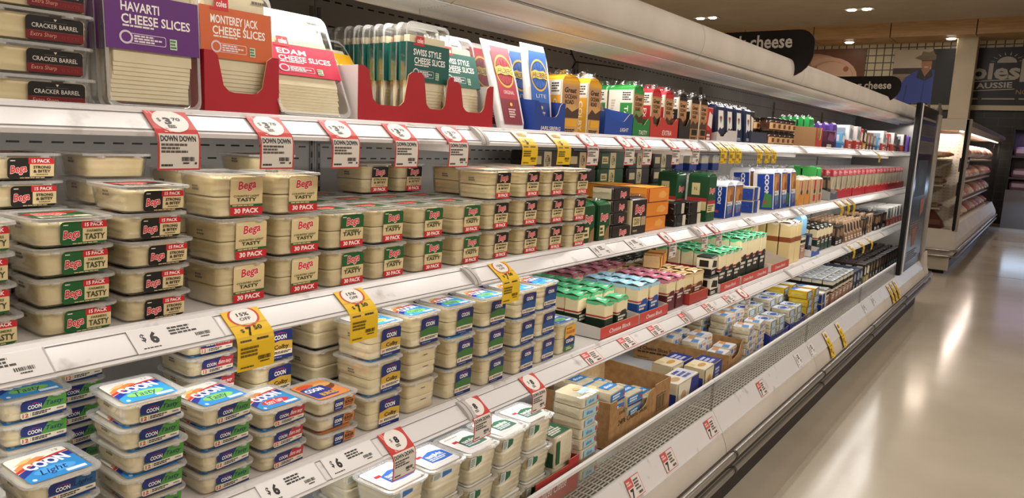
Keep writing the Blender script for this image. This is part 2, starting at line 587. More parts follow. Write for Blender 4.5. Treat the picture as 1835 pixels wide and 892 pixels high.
    # front: ticket rail, bulging panel, two bumper tubes, kick plate
    b = MB(); sweep(b, [(-1.064, 0.472), (-1.064, 0.482), (-1.052, 0.482), (-1.047, 0.474), (-1.006, 0.406), (-1.001, 0.399), (-1.004, 0.392), (-1.02, 0.40)], e, L - e, RAIL)
    b.build('front_price_rail', r)
    prof = [(-1.02, 0.398), (-1.003, 0.391), (-0.990, 0.365), (-0.980, 0.335), (-0.975, 0.305), (-0.974, 0.255), (-0.982, 0.20), (-1.0, 0.17), (-1.03, 0.155)]
    b = MB(); sweep(b, prof, e, L - e, CREAM, False, True); b.build('front_panel', r)
    for z in (0.306, 0.234):
        b = MB(); b.tube([(-0.950, e, z), (-0.950, L - e, z)], 0.016, STEEL, 12); b.box(-0.978, -0.955, e, L - e, z - 0.006, z + 0.006, '3A3128')
        b.tube([(-0.950, 0.012, z), (-0.950, 0.03, z)], 0.0185, '3B352F', 12)
        b.build('bumper_rail', r)
    b = MB(); b.box(-1.06, -1.04, e, L - e, 0.0, 0.165, '1E1A16'); b.build('kick_plate', r)
    b = MB(); b.box(BACKX - 0.05, -1.08, e, L - e, 0.0, 0.36, '6C665E'); b.build('plinth', r)
    # canopy with the air outlet and a light tube
    b = MB()
    prof = [(-1.9, 2.03), (-1.46, 2.03), (-1.427, 1.952), (-1.30, 1.953), (-1.27, 1.967), (-1.244, 1.984)] + [(-1.262 + 0.034 * math.cos(a), 2.052 + 0.066 * math.sin(a)) for a in [-1.2 + 2.75 * k / 12 for k in range(13)]] + [(-1.9, 2.118)]
    sweep(b, prof, e, L - e, CREAM, True, True)
    b.box(-1.2415, -1.2385, e, L - e, 1.987, 1.990, '4A4239')
    cn = b.build('canopy', r)
    b = MB()
    b.box(-1.412, -1.302, e, L - e, 1.9495, 1.9518, C('D2D4D7', 0.8, 0.15))
    for i in range(9):
        x = -1.409 + 0.0117 * i
        b.box(x, x + 0.0022, e, L - e, 1.9455, 1.9495, C('EDEEF0', 0.8, 0.15))
    b.build('air_outlet', cn)
    b = MB(); b.box(-1.427, -1.413, e, L - e, 1.932, 1.9515, C('F2F1EF', 0.7, 0.2)); b.build('outlet_edge', cn)
    lt = area_light('canopy_light', (-1.285, L / 2, 1.938), 0.05, L - 0.06, CANOPY_POWER, (1.0, 0.96, 0.91), (0, -0.22, 0))
    lt.parent = cn
    r['category'] = 'display cabinet'
    return r
DECK = noisy('bluish_white_deck', 'C3C8CE', 'CDD2D6', 4, 0.35)
cab = cabinet()
cabl = ('chilled cheese cabinet module holding the cracker tubs and stacked sliced-cheese tubs',
        'chilled cheese cabinet module with red carton of teal packs on top shelf',
        'chilled cheese cabinet module with red trays of green-topped blocks on lower shelf',
        'chilled cheese cabinet module with yellow cheese packs in its bottom well',
        'chilled cheese cabinet module just before the dark glass end panel',
        'last chilled cheese cabinet module, half hidden behind the dark glass panel')
for y, l in zip(Y0, cabl):
    o = place(cab, (0, y, 0), l, 'run of open cheese cabinets')
    if y > 7:                                                 # the glass panel takes the riser's place here
        for c in [c for c in o.children if c.name.startswith('riser')]:
            for g in list(c.children):
                D.objects.remove(g)
            D.objects.remove(c)
# dark mirrored end of the run
r = empty('cabinet_end')
put(r, 'dark mirrored glass end of the cheese cabinet with black post and grey edge', 'cabinet end')
b = MB(); b.box(-1.9, -1.09, 8.966, 9.02, 0.4, 2.12, '9A9690'); b.build('side_wall', r)
b = MB(); b.bbox(-1.078, -1.036, 7.62, 7.70, 0.484, 2.09, BLK, 0.006); b.build('black_post', r)
b = MB(); b.box(-1.06, -1.034, 7.702, 7.77, 0.484, 2.09, 'D8D4CF'); b.build('white_edge', r)
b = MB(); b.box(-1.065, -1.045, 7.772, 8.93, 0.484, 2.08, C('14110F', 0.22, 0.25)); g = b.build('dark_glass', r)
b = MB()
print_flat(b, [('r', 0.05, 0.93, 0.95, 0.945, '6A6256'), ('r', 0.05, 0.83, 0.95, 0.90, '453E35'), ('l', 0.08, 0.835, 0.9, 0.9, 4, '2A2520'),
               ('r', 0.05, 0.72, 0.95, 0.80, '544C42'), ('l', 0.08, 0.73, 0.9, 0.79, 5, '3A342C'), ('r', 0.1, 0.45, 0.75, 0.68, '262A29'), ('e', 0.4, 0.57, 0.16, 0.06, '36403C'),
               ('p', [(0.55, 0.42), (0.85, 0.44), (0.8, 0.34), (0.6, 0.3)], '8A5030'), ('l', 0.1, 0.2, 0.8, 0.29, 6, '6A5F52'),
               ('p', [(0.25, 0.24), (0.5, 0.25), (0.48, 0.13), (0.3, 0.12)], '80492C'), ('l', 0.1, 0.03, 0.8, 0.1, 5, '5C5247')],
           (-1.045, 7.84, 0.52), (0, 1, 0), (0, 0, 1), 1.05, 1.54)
b.build('panel_print_and_reflections', r)  # lettering, plus orange shapes painted as goods mirrored in the glass
b = MB(); b.bbox(-1.09, -1.03, 8.97, 9.16, 0.30, 2.05, noisy('grey_post', '8A8174', '968C7E', 3, 0.4), 0.01); b.build('grey_post', r)
b = MB(); b.box(-1.9, -1.10, 9.02, 9.14, 0.0, 2.09, '8A8174'); b.build('body', r)
b = MB(); prof = [(-1.03, 0.56), (-1.015, 0.56), (-1.0, 0.40), (-0.98, 0.335), (-0.974, 0.255), (-0.982, 0.20), (-1.03, 0.155), (-1.06, 0.155)]
sweep(b, prof, 8.966, 9.25, CREAM, True); b.build('base_front', r)
for z in (0.306, 0.234):
    b = MB(); b.tube([(-0.95, 8.966, z), (-0.95, 9.3, z), (-0.965, 9.36, z), (-1.05, 9.38, z)], 0.016, STEEL, 10); b.build('bumper_rail', r)
b = MB(); b.grid([[(-1.9, 8.966, 2.03), (-1.42, 8.966, 1.945), (-1.30, 8.966, 1.952), (-1.235, 8.966, 2.0), (-1.23, 8.966, 2.06), (-1.27, 8.966, 2.13), (-1.9, 8.966, 2.13)],
                  [(-1.9, 9.02, 2.03), (-1.40, 9.02, 1.94), (-1.26, 9.02, 1.95), (-1.2, 9.02, 2.0), (-1.19, 9.02, 2.06), (-1.24, 9.02, 2.135), (-1.9, 9.02, 2.14)]], CREAM, True, True, False, True)
b.build('canopy_cap', r)

# black sign boards standing out of the canopy
def sign_board(word, label, y, x1, z0, z1, x0, cx, cy, cw):
    r = empty('aisle_sign')
    put(r, label, 'sign')
    W, H = x1 - x0, z1 - z0
    b = MB()
    pts = []
    for k in range(8):
        a = PI / 2 * k / 7
        pts.append((x1 - 0.09 + 0.09 * math.sin(a), z1 - 0.075 + 0.075 * math.cos(a)))
    for k in range(8):
        a = PI / 2 * k / 7
        pts.append((x1 - 0.15 + 0.15 * math.cos(a), z0 + 0.14 - 0.14 * math.sin(a)))
    pts += [(x0 + 0.05, z0), (x0, z0 + 0.05)]
    for k in range(5):
        a = PI / 2 * k / 4
        pts.append((x0 + 0.08 - 0.08 * math.cos(a), z1 - 0.08 + 0.08 * math.sin(a)))
    b.grid([[(p[0], y - 0.006, p[1]) for p in pts], [(p[0], y + 0.006, p[1]) for p in pts]], C('15120F', 0.5), False, True, True, True)
    b.build('board', r)
    b = MB()
    print_flat(b, [('t', word, cx, cy, 0.27, cw, 'D8CFC2', {'b': 0.022})], (x0, y - 0.0065, z0), (1, 0, 0), (0, 0, 1), W, H)
    b.build('lettering', r)
    b = MB()
    for xx in (x0 + 0.12, x0 + 0.3):
        b.box(xx, xx + 0.02, y - 0.004, y + 0.004, 2.06 if z0 < 2.06 else z0 - 0.05, z0 + 0.02, BLK)
    b.build('bracket', r)
sign_board('block cheese', 'black rounded sign with white block cheese lettering on the cabinet canopy', 4.27, -1.135, 2.015, 2.275, -1.80, 0.48, 0.77, 0.68)
sign_board('butter cheese', 'smaller black sign with white cheese lettering farther along the canopy', 7.2, -1.155, 2.06, 2.29, -1.85, 0.57, 0.66, 0.64)

# ================================================================== far wall posters
def poster(name, label, x0, x1, z0, z1, items, y=21.72, cat='poster', depth=0.03):
    r = empty(name)
    put(r, label, cat)
    b = MB(); b.box(x0, x1, y - depth, y, z0, z1, '1A1714'); b.build('backing', r)
    b = MB(); print_flat(b, items, (x0, y - depth - 0.001, z0), (1, 0, 0), (0, 0, 1), x1 - x0, z1 - z0, eps=0.0012, base=0.001)
    b.build('print', r)
    return r
# sliced ham picture
hp = [('r', 0, 0, 1, 1, '6B4630'), ('e', 0.42, 0.40, 0.46, 0.52, 'B98A6C'), ('e', 0.50, 0.42, 0.40, 0.46, 'C99B80'), ('e', 0.60, 0.45, 0.33, 0.40, 'D2A88E'),
      ('e', 0.62, 0.44, 0.27, 0.34, 'C28F74'), ('e', 0.64, 0.45, 0.24, 0.31, 'D6AE95'), ('p', [(0.28, 0.8), (0.38, 0.82), (0.55, 0.12), (0.50, 0.1)], 'B07E62'),
      ('p', [(0.02, 0.2), (0.3, 0.75), (0.26, 0.8), (0, 0.4)], '9C7152'), ('l', 0.15, 0.25, 0.5, 0.75, 9, 'A8795E'), ('e', 0.8, 0.62, 0.03, 0.05, 'A8643F')]
poster('wall_poster', 'pink sliced ham poster on the white tiles above the cabinet', -6.75, -4.42, 2.95, 4.38, hp)
# farmer in hat and blue shirt
fp = [('r', 0, 0, 1, 1, '2E2A25'), ('r', 0, 0.62, 0.62, 1, 'B9A992'), ('r', 0, 0.0, 0.62, 0.62, '8C7A63'), ('r', 0, 0.55, 0.55, 0.66, '3E3328'), ('l', 0.02, 0.3, 0.5, 0.5, 6, '7A6850'),
      ('p', [(0.10, 0), (0.13, 0.30), (0.22, 0.49), (0.38, 0.60), (0.47, 0.64), (0.66, 0.62), (0.80, 0.54), (0.89, 0.40), (0.93, 0.0)], '36458F'),
      ('p', [(0.42, 0.63), (0.40, 0.48), (0.54, 0.42), (0.66, 0.50), (0.63, 0.63)], '2A2622'),
      ('p', [(0.46, 0.64), (0.53, 0.50), (0.62, 0.64)], '9A6A4C'), ('e', 0.54, 0.74, 0.085, 0.13, 'A06E50'), ('p', [(0.455, 0.78), (0.625, 0.78), (0.625, 0.84), (0.455, 0.84)], '5A4030'),
      ('p', [(0.34, 0.84), (0.45, 0.80), (0.66, 0.80), (0.78, 0.86), (0.70, 0.90), (0.42, 0.89)], '6E6048'), ('p', [(0.43, 0.88), (0.46, 0.96), (0.56, 0.94), (0.63, 0.97), (0.67, 0.88)], '7A6C52'),
      ('p', [(0.50, 0.68), (0.58, 0.68), (0.56, 0.665), (0.52, 0.665)], 'D9CDBE'), ('p', [(0.51, 0.0), (0.53, 0.0), (0.54, 0.5), (0.53, 0.5)], '2B3874'),
      ('p', [(0.22, 0.0), (0.24, 0.0), (0.27, 0.34), (0.25, 0.36)], '2B3874'), ('p', [(0.76, 0.0), (0.78, 0.0), (0.79, 0.33), (0.77, 0.33)], '2B3874'), ('p', [(0.8, 0.0), (0.92, 0.0), (0.92, 0.04), (0.8, 0.05)], '9A6A4C')]
poster('wall_poster', 'poster of a man in a wide hat and blue shirt beside the pillar', -3.72, -2.3, 2.93, 4.3, fp)
# dark banner with white lettering
sun = [('p', [(0.375 + 0.05 * math.cos(PI * k / 12), 0.735 + 0.105 * math.sin(PI * k / 12)) for k in range(13)], 'A89F90')]
for k in range(8):
    a = PI * (0.06 + 0.88 * k / 7)
    c, s_ = math.cos(a), math.sin(a)
    sun.append(('p', [(0.375 + 0.062 * c - 0.004 * s_, 0.735 + 0.13 * s_ + 0.004 * c), (0.375 + 0.062 * c + 0.004 * s_, 0.735 + 0.13 * s_ - 0.004 * c), (0.375 + 0.092 * c, 0.735 + 0.19 * s_)], 'A89F90'))
bp = [('r', 0, 0, 1, 1, '1F1C19')] + sun + [('t', 'coles', 0.289, 0.59, 0.26, 0.32, 'A89F90', {'b': 0.03}), ('t', '1', 0.475, 0.60, 0.36, 0.05, 'A89F90', {'b': 0.03}),
      ('p', [(0.15, 0.235), (0.43, 0.275), (0.43, 0.29), (0.15, 0.25)], 'A89F90'), ('p', [(0.15, 0.40), (0.43, 0.44), (0.43, 0.455), (0.15, 0.415)], 'A89F90'), ('t', '& AUSSIE', 0.30, 0.345, 0.09, 0.235, 'A89F90', {'b': 0.03, 'a': 0.03}),
      ('t', 'NO', 0.47, 0.23, 0.075, 0.06, '8A6C3A', {'b': 0.02}), ('l', 0.12, 0.09, 0.9, 0.135, 1, '8B8375'), ('e', 0.82, 0.5, 0.12, 0.28, '2C2823')]
poster('wall_banner', 'dark supermarket banner with white sun logo and lettering, past the pillar', -2.75, 1.3, 2.9, 4.29, bp, 21.70)

# ================================================================== meat cabinet along the same aisle, beyond
r = empty('meat_cabinet')
put(r, 'white meat cabinet with glass end standing across the aisle beyond the cheese', 'display cabinet')
CX0, CX1, CY0, CY1 = -2.0, -0.965, 11.55, 20.2
b = MB(); b.box(CX0, -1.10, CY0 + 0.03, CY1, 0.12, 0.42, 'B8AC9A'); b.box(CX0, -1.05, CY0 + 0.06, CY1, 0.0, 0.12, '15120F')
b.bbox(CX0, -1.0, CY0, CY0 + 0.05, 0.05, 0.30, 'B0A592', 0.01); b.build('plinth', r)
b = MB(); sweep(b, [(-1.15, 0.62), (-1.05, 0.62), (-0.99, 0.50), (-0.96, 0.44), (-0.945, 0.38), (-0.955, 0.28), (-1.0, 0.22), (-1.15, 0.22)], CY0 + 0.02, CY1, CREAM); b.build('front_panel', r)
b = MB(); b.box(CX0, -0.97, CY0, CY0 + 0.04, 0.30, 0.62, CREAM); b.build('end_panel', r)
for z in (0.33, 0.25):
    b = MB(); b.tube([(CX0, CY0 - 0.03, z), (-1.03, CY0 - 0.03, z), (-0.955, CY0 + 0.02, z), (-0.925, CY0 + 0.10, z), (-0.925, CY1, z)], 0.018, STEEL, 8); b.build('bumper_rail', r)
b = MB(); b.box(CX0, CX0 + 0.05, CY0 + 0.04, CY1, 0.42, 2.10, 'D0C4B0'); b.build('back_panel', r)
b = MB(); sweep(b, [(CX0, 1.98), (-1.07, 1.98), (-0.96, 2.03), (-0.96, 2.09), (-1.0, 2.12), (CX0, 2.12)], CY0 + 0.06, CY1, '5E554A'); c = b.build('canopy', r)
b = MB(); b.box(CX0, -0.98, CY0, CY0 + 0.06, 1.97, 2.12, 'CFC3AF'); b.build('end_header', c)
b = MB(); sweep(b, [(CX0, 2.121), (-1.02, 2.121), (-1.02, 2.125), (CX0, 2.125)], CY0 + 0.06, CY1, '5E554A'); b.build('top_sheet', c)
b = MB(); b.box(-1.11, -1.08, CY0 + 0.3, CY1 - 0.2, 1.955, 1.98, emit('tube_glow', (1.0, 0.95, 0.88), 1.6)); b.build('light_tube', c)
for zz in (0.90, 1.22, 1.58):
    b = MB(); b.box(CX0 + 0.05, -1.18, CY0 + 0.06, CY1, zz - 0.02, zz, 'C9BDA9'); b.box(-1.19, -1.175, CY0 + 0.06, CY1, zz - 0.03, zz, 'B8AC99'); s = b.build('shelf', r)
    b = MB()
    for k in range(4):
        b.box(CX0 + 0.06, -1.2, CY0 + 0.065, CY0 + 0.07, zz + 0.015 + 0.022 * k, zz + 0.02 + 0.022 * k, 'A89D8B')
    for k in range(11):
        xx = CX0 + 0.06 + 0.07 * k
        b.box(xx, xx + 0.004, CY0 + 0.066, CY0 + 0.069, zz, zz + 0.09, 'A89D8B')
    b.build('wire_fence', s)
b = MB(); b.box(CX0 + 0.05, -1.12, CY0 + 0.06, CY1, 0.42, 0.60, 'C9BDA9'); b.build('deck', r)
b = MB(); b.box(CX0, -1.015, CY0 + 0.004, CY0 + 0.014, 0.62, 2.0, GLASS); b.build('end_glass', r)
b = MB(); b.bbox(-1.015, -0.975, CY0, CY0 + 0.05, 0.6, 2.12, BLK, 0.006); b.bbox(-0.975, -0.945, CY0 - 0.005, CY0 + 0.06, 0.6, 2.12, '8F867A', 0.006); b.build('corner_post', r)
b = MB(); b.box(-1.075, -1.065, CY1 - 1.6, CY1, 0.62, 2.0, GLASS); b.bbox(-1.09, -1.04, CY1 - 0.03, CY1 + 0.02, 0.6, 2.0, BLK, 0.005); b.build('far_glass', r)
b = MB(); b.box(CX0 + 0.06, -1.04, CY0 + 0.62, CY0 + 0.65, 0.6, 1.97, 'DCD2C4')
for zz in [0.7 + 0.045 * k for k in range(27)]:
    for k in range(16):
        b.box(CX0 + 0.1 + 0.055 * k, CX0 + 0.125 + 0.055 * k, CY0 + 0.6195, CY0 + 0.62, zz, zz + 0.006, '9A8F82')
b.build('divider_panel', r)
area_light('end_bay_light', (-1.4, CY0 + 0.3, 1.96), 0.6, 0.2, 2.5, (1.0, 0.87, 0.76)).parent = r
area_light('meat_cabinet_light', (-1.25, 15.8, 1.93), 0.25, 8.2, 95, (1.0, 0.84, 0.74)).parent = r
# joints of meat seen through the end glass and packs facing the aisle
def meat(name, label, x, y, z, w_, d_, h_, c1, c2, group=None):
    r_ = empty(name)
    put(r_, label, 'meat', group)
    b_ = MB()
    rows = []
    for k in range(7):
        t = k / 6
        s_ = math.sqrt(max(0.02, 1 - (2 * t - 1) ** 2)) if 0 < k < 6 else 0.35
        rows.append([(x + w_ / 2 * s_ * math.cos(a) * (1 + 0.1 * math.sin(3 * a + k)), y + d_ / 2 * s_ * math.sin(a), z + 0.003 + h_ * t) for a in [2 * PI * q / 12 for q in range(12)]])
    b_.grid(rows, C(c1, 0.3), True, True, True, True)
    b_.build('meat', r_)
    b_ = MB(); b_.box(x - w_ * 0.3, x + w_ * 0.3, y - d_ / 2 - 0.006, y - d_ / 2 + 0.02, z + h_ * 0.35, z + h_ * 0.65, c2); b_.build('label_sticker', r_)
meat('roast_joint', 'long pale roast on the top shelf behind the end glass', -1.45, CY0 + 0.3, 1.58, 0.62, 0.3, 0.14, 'B9826A', 'D3B7A0')
meat('ham', 'pink ham hock at the inner end of the second shelf', -1.83, CY0 + 0.32, 1.22, 0.22, 0.24, 0.2, 'B4705A', 'C98B72')
meat('ham', 'dark round ham in the middle of the second shelf', -1.52, CY0 + 0.3, 1.22, 0.22, 0.22, 0.13, '6E3A2C', '8A5A46')
meat('ham', 'brown round ham near the corner post on the second shelf', -1.28, CY0 + 0.3, 1.22, 0.2, 0.22, 0.11, '7A523A', '9A6E52')
meat('meat_tray', 'dark red tray of meat at the inner end of the third shelf', -1.7, CY0 + 0.3, 0.90, 0.4, 0.24, 0.07, '7C3E30', 'B48C76')
meat('meat_tray', 'dark red tray of meat near the post on the third shelf', -1.32, CY0 + 0.3, 0.90, 0.26, 0.24, 0.06, '6A362A', 'B48C76')
for x_, l in ((-1.70, 'red triangular ham bag in the well, away from the corner post'), (-1.30, 'red triangular ham bag in the well beside the corner post')):
    r_ = empty('ham_bag'); put(r_, l, 'ham')
    b = MB(); b.grid([rr(x_, CY0 + 0.28, 0.34 * s_, 0.2 * (0.5 + 0.5 * s_), 0.05, 0.605 + 0.27 * t) for t, s_ in ((0, 0.9), (0.1, 1), (0.4, 0.8), (0.7, 0.42), (0.85, 0.18), (0.93, 0.14), (1.0, 0.3))], C('6B3628', 0.3), True, True, True, True); b.build('bag', r_)
    b = MB(); b.box(x_ - 0.12, x_ + 0.12, CY0 + 0.155, CY0 + 0.17, 0.66, 0.73, '8E5A48'); b.build('label_sticker', r_)
k = 0
MY = (12.55, 13.3, 14.05, 14.8, 15.55, 16.3, 17.05, 17.8, 18.55, 19.3)
for yy in MY:
    for lv, zz in (('well', 0.605), ('lowest shelf', 0.905), ('middle shelf', 1.225), ('upper shelf', 1.585)):
        k += 1
        meat('meat_pack', f'plastic pack of pink meat in the meat cabinet {lv}, {NTH[1 + MY.index(yy)]} along the aisle',
             -1.37, yy + 0.1, zz, 0.5, 0.66, 0.24 if lv != 'well' else 0.2, ('C79A86', 'D4B8A2', 'B8705A', 'D8C8B4', 'C48A78')[k % 5], 'E2D6C4', 'packs of meat in the far cabinet')
for n_, (yy, zz) in enumerate(((12.1, 1.50), (12.2, 1.16), (12.3, 0.86), (12.9, 1.52))):
    r_ = empty('price_card'); put(r_, f'black price card with white print hanging in the meat cabinet, {NTH[n_ + 1]} from the top' if n_ < 3 else 'small black price card deeper along the top of the meat cabinet', 'price card')
    b = MB(); b.bbox(-1.055, -1.045, yy - 0.3, yy + 0.3, zz - 0.09, zz + 0.10, '14110F', 0.003); b.build('card', r_)
    b = MB(); print_flat(b, [('r', 0.1, 0.62, 0.9, 0.78, 'CFC6B6'), ('t', '45', 0.5, 0.32, 0.3, 0.5, 'CFC6B6', {'b': 0.03})], (-1.0445, yy - 0.3, zz - 0.09), (0, 1, 0), (0, 0, 1), 0.6, 0.19); b.build('print', r_)
r_ = empty('ticket_machine'); put(r_, 'small dark stand with bottles on top of the meat cabinet', 'display stand')
b = MB(); b.bbox(-1.62, -1.36, CY0 + 0.5, CY0 + 0.7, 2.122, 2.14, '2A241E', 0.01); b.build('base', r_)
for x_ in (-1.56, -1.42):
    b = MB(); b.grid([[(x_ + q * math.cos(2 * PI * k / 10), CY0 + 0.6 + q * math.sin(2 * PI * k / 10), z) for k in range(10)] for q, z in ((0.045, 2.14), (0.045, 2.26), (0.02, 2.31), (0.02, 2.36))], '6A5E50', True, True, True, True); b.build('bottle', r_)

# freezer with violet light against the far wall
r = empty('wall_freezer')
put(r, 'wall freezer with violet-lit shelves at the far end of the aisle', 'display cabinet')
b = MB(); b.box(-0.85, 3.0, 20.7, 21.5, 0.0, 0.9, '6C6A6E'); b.build('base', r)
b = MB(); b.box(-0.85, 3.0, 21.4, 21.5, 0.9, 2.3, '4A4048'); b.box(-0.85, -0.82, 20.8, 21.4, 0.9, 2.3, '1A1714'); b.build('back_panel', r)
b = MB(); b.box(-0.85, 3.0, 20.8, 21.5, 2.3, 2.42, '1A1714'); b.build('canopy', r)
for zz in (1.2, 1.7):
    b = MB(); b.box(-0.82, 3.0, 20.8, 21.4, zz - 0.05, zz, '3A333A'); b.build('shelf', r)
area_light('freezer_light', (1.0, 20.95, 2.25), 3.4, 0.2, 22, (0.62, 0.5, 1.0)).parent = r
area_light('freezer_base_light', (0.9, 20.3, 0.85), 3.2, 0.3, 16, (0.55, 0.75, 1.0), (math.radians(-25), 0, 0)).parent = r
for n_, zz in enumerate((0.9, 1.2, 1.7)):
    for q in range(4):
        r_ = empty('frozen_pack'); put(r_, f'violet-lit pack in the wall freezer, {("base", "lower shelf", "upper shelf")[n_]}, {NTH[q + 1]} along', 'pack', 'packs in the wall freezer')
        b = MB(); x_ = -0.6 + 0.5 * q
        b.grid([rr(x_, 21.1, 0.42 * s_, 0.3 * s_, 0.05, zz + 0.002 + t * 0.2) for t, s_ in ((0, 0.9), (0.3, 1), (0.8, 0.95), (1, 0.7))], ('7A5C6E', '8A7A90', '6A4450')[q % 3], True, True, True, True); b.build('bag', r_)
        b = MB(); b.box(x_ - 0.15, x_ + 0.15, 20.94, 20.95, zz + 0.06, zz + 0.15, 'C0AFC4'); b.build('label_sticker', r_)

# ================================================================== product builders (front faces +X, y runs along the shelf, base at z = 0)
def tub(name, cat, w_, d_, h, lid_items, lab_items, lab, cheese=CH_Y, slices=6, double=False, lab2=None, taper=0.92, side_print=True, lid_m=None):
    """clear lidded tub: tray, rim, lid with printed film, blocks of slices, front label. lab = (y0, y1, z0, z1) in metres on the front"""
    r = empty(name)
    r['category'] = cat
    hb = h - 0.0065
    b = MB()
    rows = []
    for t in (0, 0.04, 0.5, 1.0):
        s_ = taper + (1 - taper) * t
        rows.append(rr(0, 0, d_ * s_ - (0.004 if t == 0 else 0), w_ * s_ - (0.004 if t == 0 else 0), 0.017, 0.0008 + (hb - 0.0008) * t))
    b.grid(rows, CLEAR, True, True, True)
    b.build('tray', r)
    b = MB()
    o = 0.006
    b.grid([rr(0, 0, d_, w_, 0.017, hb), rr(0, 0, d_ + 2 * o, w_ + 2 * o, 0.02, hb), rr(0, 0, d_ + 2 * o, w_ + 2 * o, 0.02, hb + 0.0045),
            rr(0, 0, d_ - 0.004, w_ - 0.004, 0.016, hb + 0.0052), rr(0, 0, d_ - 0.012, w_ - 0.012, 0.014, hb + 0.0035)], RIM, False, True)
    b.grid([rr(0, 0, d_ - 0.012, w_ - 0.012, 0.014, hb + 0.0035), rr(0, 0, d_ * 0.5, w_ * 0.5, 0.014, hb + 0.0038)], lid_m or LIDM, True, True, False, True)
    for yy in (-w_ * 0.28, w_ * 0.28):                       # finger nubs under the rim
        b.grid([[(d_ / 2 + o * 0.2 + 0.007 * math.sin(PI * k / 6), yy - 0.008 * math.cos(PI * k / 6), z) for k in range(7)] for z in (hb - 0.003, hb)], RIM, True, False, True, True)
    ld = b.build('lid', r)
    if lid_items:
        b = MB()
        print_flat(b, lid_items, (d_ / 2 - 0.009, -w_ / 2 + 0.009, hb + 0.004), (0, 1, 0), (-1, 0, 0), w_ - 0.018, d_ - 0.018, eps=0.00006, base=0.0001)
        b.build('lid_print', ld)
    stacks = ((0.003, hb * 0.49), (hb * 0.515, hb * 0.97)) if double else ((0.003, hb * 0.93),)
    for z0, z1 in stacks:
        b = MB()
        rows = []
        n = slices
        for i in range(n):
            za, zb = z0 + (z1 - z0) * i / n, z0 + (z1 - z0) * (i + 1) / n
            s_ = taper + (1 - taper) * (zb / hb)
            jx, jy = J(0.0012), J(0.0014)
            W_, D_ = w_ * s_ * 0.93, d_ * s_ * 0.93
            rows.append(rr(jx, jy, D_ - 0.0016, W_ - 0.0016, 0.012, za, 2))
            rows.append(rr(jx, jy, D_, W_, 0.012, (za + zb) / 2, 2))
        rows.append(rr(0, 0, w_ and d_ * taper * 0.93, w_ * taper * 0.93, 0.012, z1, 2))
        b.grid(rows, cheese, True, True, True, True)
        b.build('cheese_slices', r)
    if lab_items:
        y0, y1, z0, z1 = lab
        def xf(z):
            return d_ / 2 * (taper + (1 - taper) * z / hb)
        b = MB()
        design(b, lab_items, lambda u, v: (xf(z0 + (z1 - z0) * v) + 0.0002, y0 + (y1 - y0) * u, z0 + (z1 - z0) * v), lambda u, v: (1, 0, 0), y1 - y0, z1 - z0)
        b.build('label', r)
    if side_print:                                            # date print on the side towards the aisle end
        b = MB()
        yy = -w_ / 2 * (taper + (1 - taper) * 0.7)
        print_flat(b, [('l', 0, 0, 1, 1, 2, '6B6154')], (-0.012, yy - 0.0004, hb * 0.62), (1, 0, 0), (0, 0, 1), 0.032, 0.012)
        b.build('date_print', r)
    return r

RED, WHT = 'C6202A', 'F3EFE8'
def bega(x, y, w_, h):
    """red script word with a pale outline"""
    return [('t', 'Bega', x, y, h, w_, 'F4E9DC', {'b': 0.055, 'i': 0.2, 'a': 0.12}), ('t', 'Bega', x, y, h * 0.95, w_ * 0.96, 'D2232E', {'b': 0.022, 'i': 0.2, 'a': 0.12})]
def lab15(main, word, fg, word2=None):
    it = [('rr', 0, 0, 1, 1, main, 0.006), ('r', 0.47, 0.10, 1.0, 0.70, 'D9C493'), ('p', [(0.44, 0.70), (0.94, 0.70), (0.985, 0.76), (1.0, 0.86), (1.0, 0.70), (0.985, 0.97), (0.44, 1.0)], RED),
          ('p', [(0.44, 0.70), (1.0, 0.70), (1.0, 0.86), (0.97, 0.96), (0.92, 1.0), (0.44, 1.0)], RED),
          ('t', '15 PACK', 0.71, 0.85, 0.15, 0.40, 'F7EDE4', {'b': 0.03}), ('l', 0.06, 0.83, 0.22, 0.90, 1, 'E9E4D8')]
    it += bega(0.235, 0.48, 0.36, 0.34)
    if word2:
        it += [('t', word, 0.73, 0.55, 0.13, 0.38, fg, {'b': 0.03}), ('t', word2, 0.73, 0.36, 0.13, 0.38, fg, {'b': 0.03}), ('l', 0.6, 0.16, 0.86, 0.24, 1, '7A6B50')]
    else:
        it += [('t', 'FARMERS', 0.73, 0.57, 0.10, 0.34, '4E5A35', {'b': 0.02}), ('t', word, 0.73, 0.32, 0.24, 0.44, fg, {'b': 0.02})]
    return it + [('l', 0.25, 0.02, 0.9, 0.08, 1, 'D9C493')]
def lab30(top, words, tiny=None, wide=False):
    it = [('rr', 0, 0, 1, 1, 'D9C493', 0.005), ('rr', 0.0, 0.58, 1.0, 1.0, top, 0.006), ('r', 0.0, 0.58, 1.0, 0.72, top), ('l', 0.06, 0.9, 0.24, 0.94, 1, 'EDE6D6')]
    it += bega(0.52, 0.80, 0.58, 0.22)
    z = 0.50
    for wd, hh, ww, col in words:
        it.append(('t', wd, 0.5, z, hh, ww, col, {'b': 0.03})); z -= hh + 0.045
    it += [('r', 0, 0.0, 1, 0.21, RED), ('t', '30 PACK', 0.5, 0.11, 0.115, 0.76, 'F7EDE4', {'b': 0.035})]
    if tiny:
        it += [('r', 0, 0.22, 1, 0.285, tiny), ('l', 0.06, 0.23, 0.94, 0.275, 1, 'D9C493')]
    return it
def lidb(main, stripe):
    return [('rr', 0.06, 0.08, 0.94, 0.92, main, 0.008), ('p', [(0.06, 0.55), (0.94, 0.7), (0.94, 0.85), (0.06, 0.72)], stripe), ('r', 0.1, 0.12, 0.9, 0.3, 'D9CDB4')] + bega(0.42, 0.6, 0.5, 0.26) + [('l', 0.15, 0.14, 0.8, 0.28, 3, '5B5546')]
GREEN, BLACK = '1E5A2A', '1C1714'
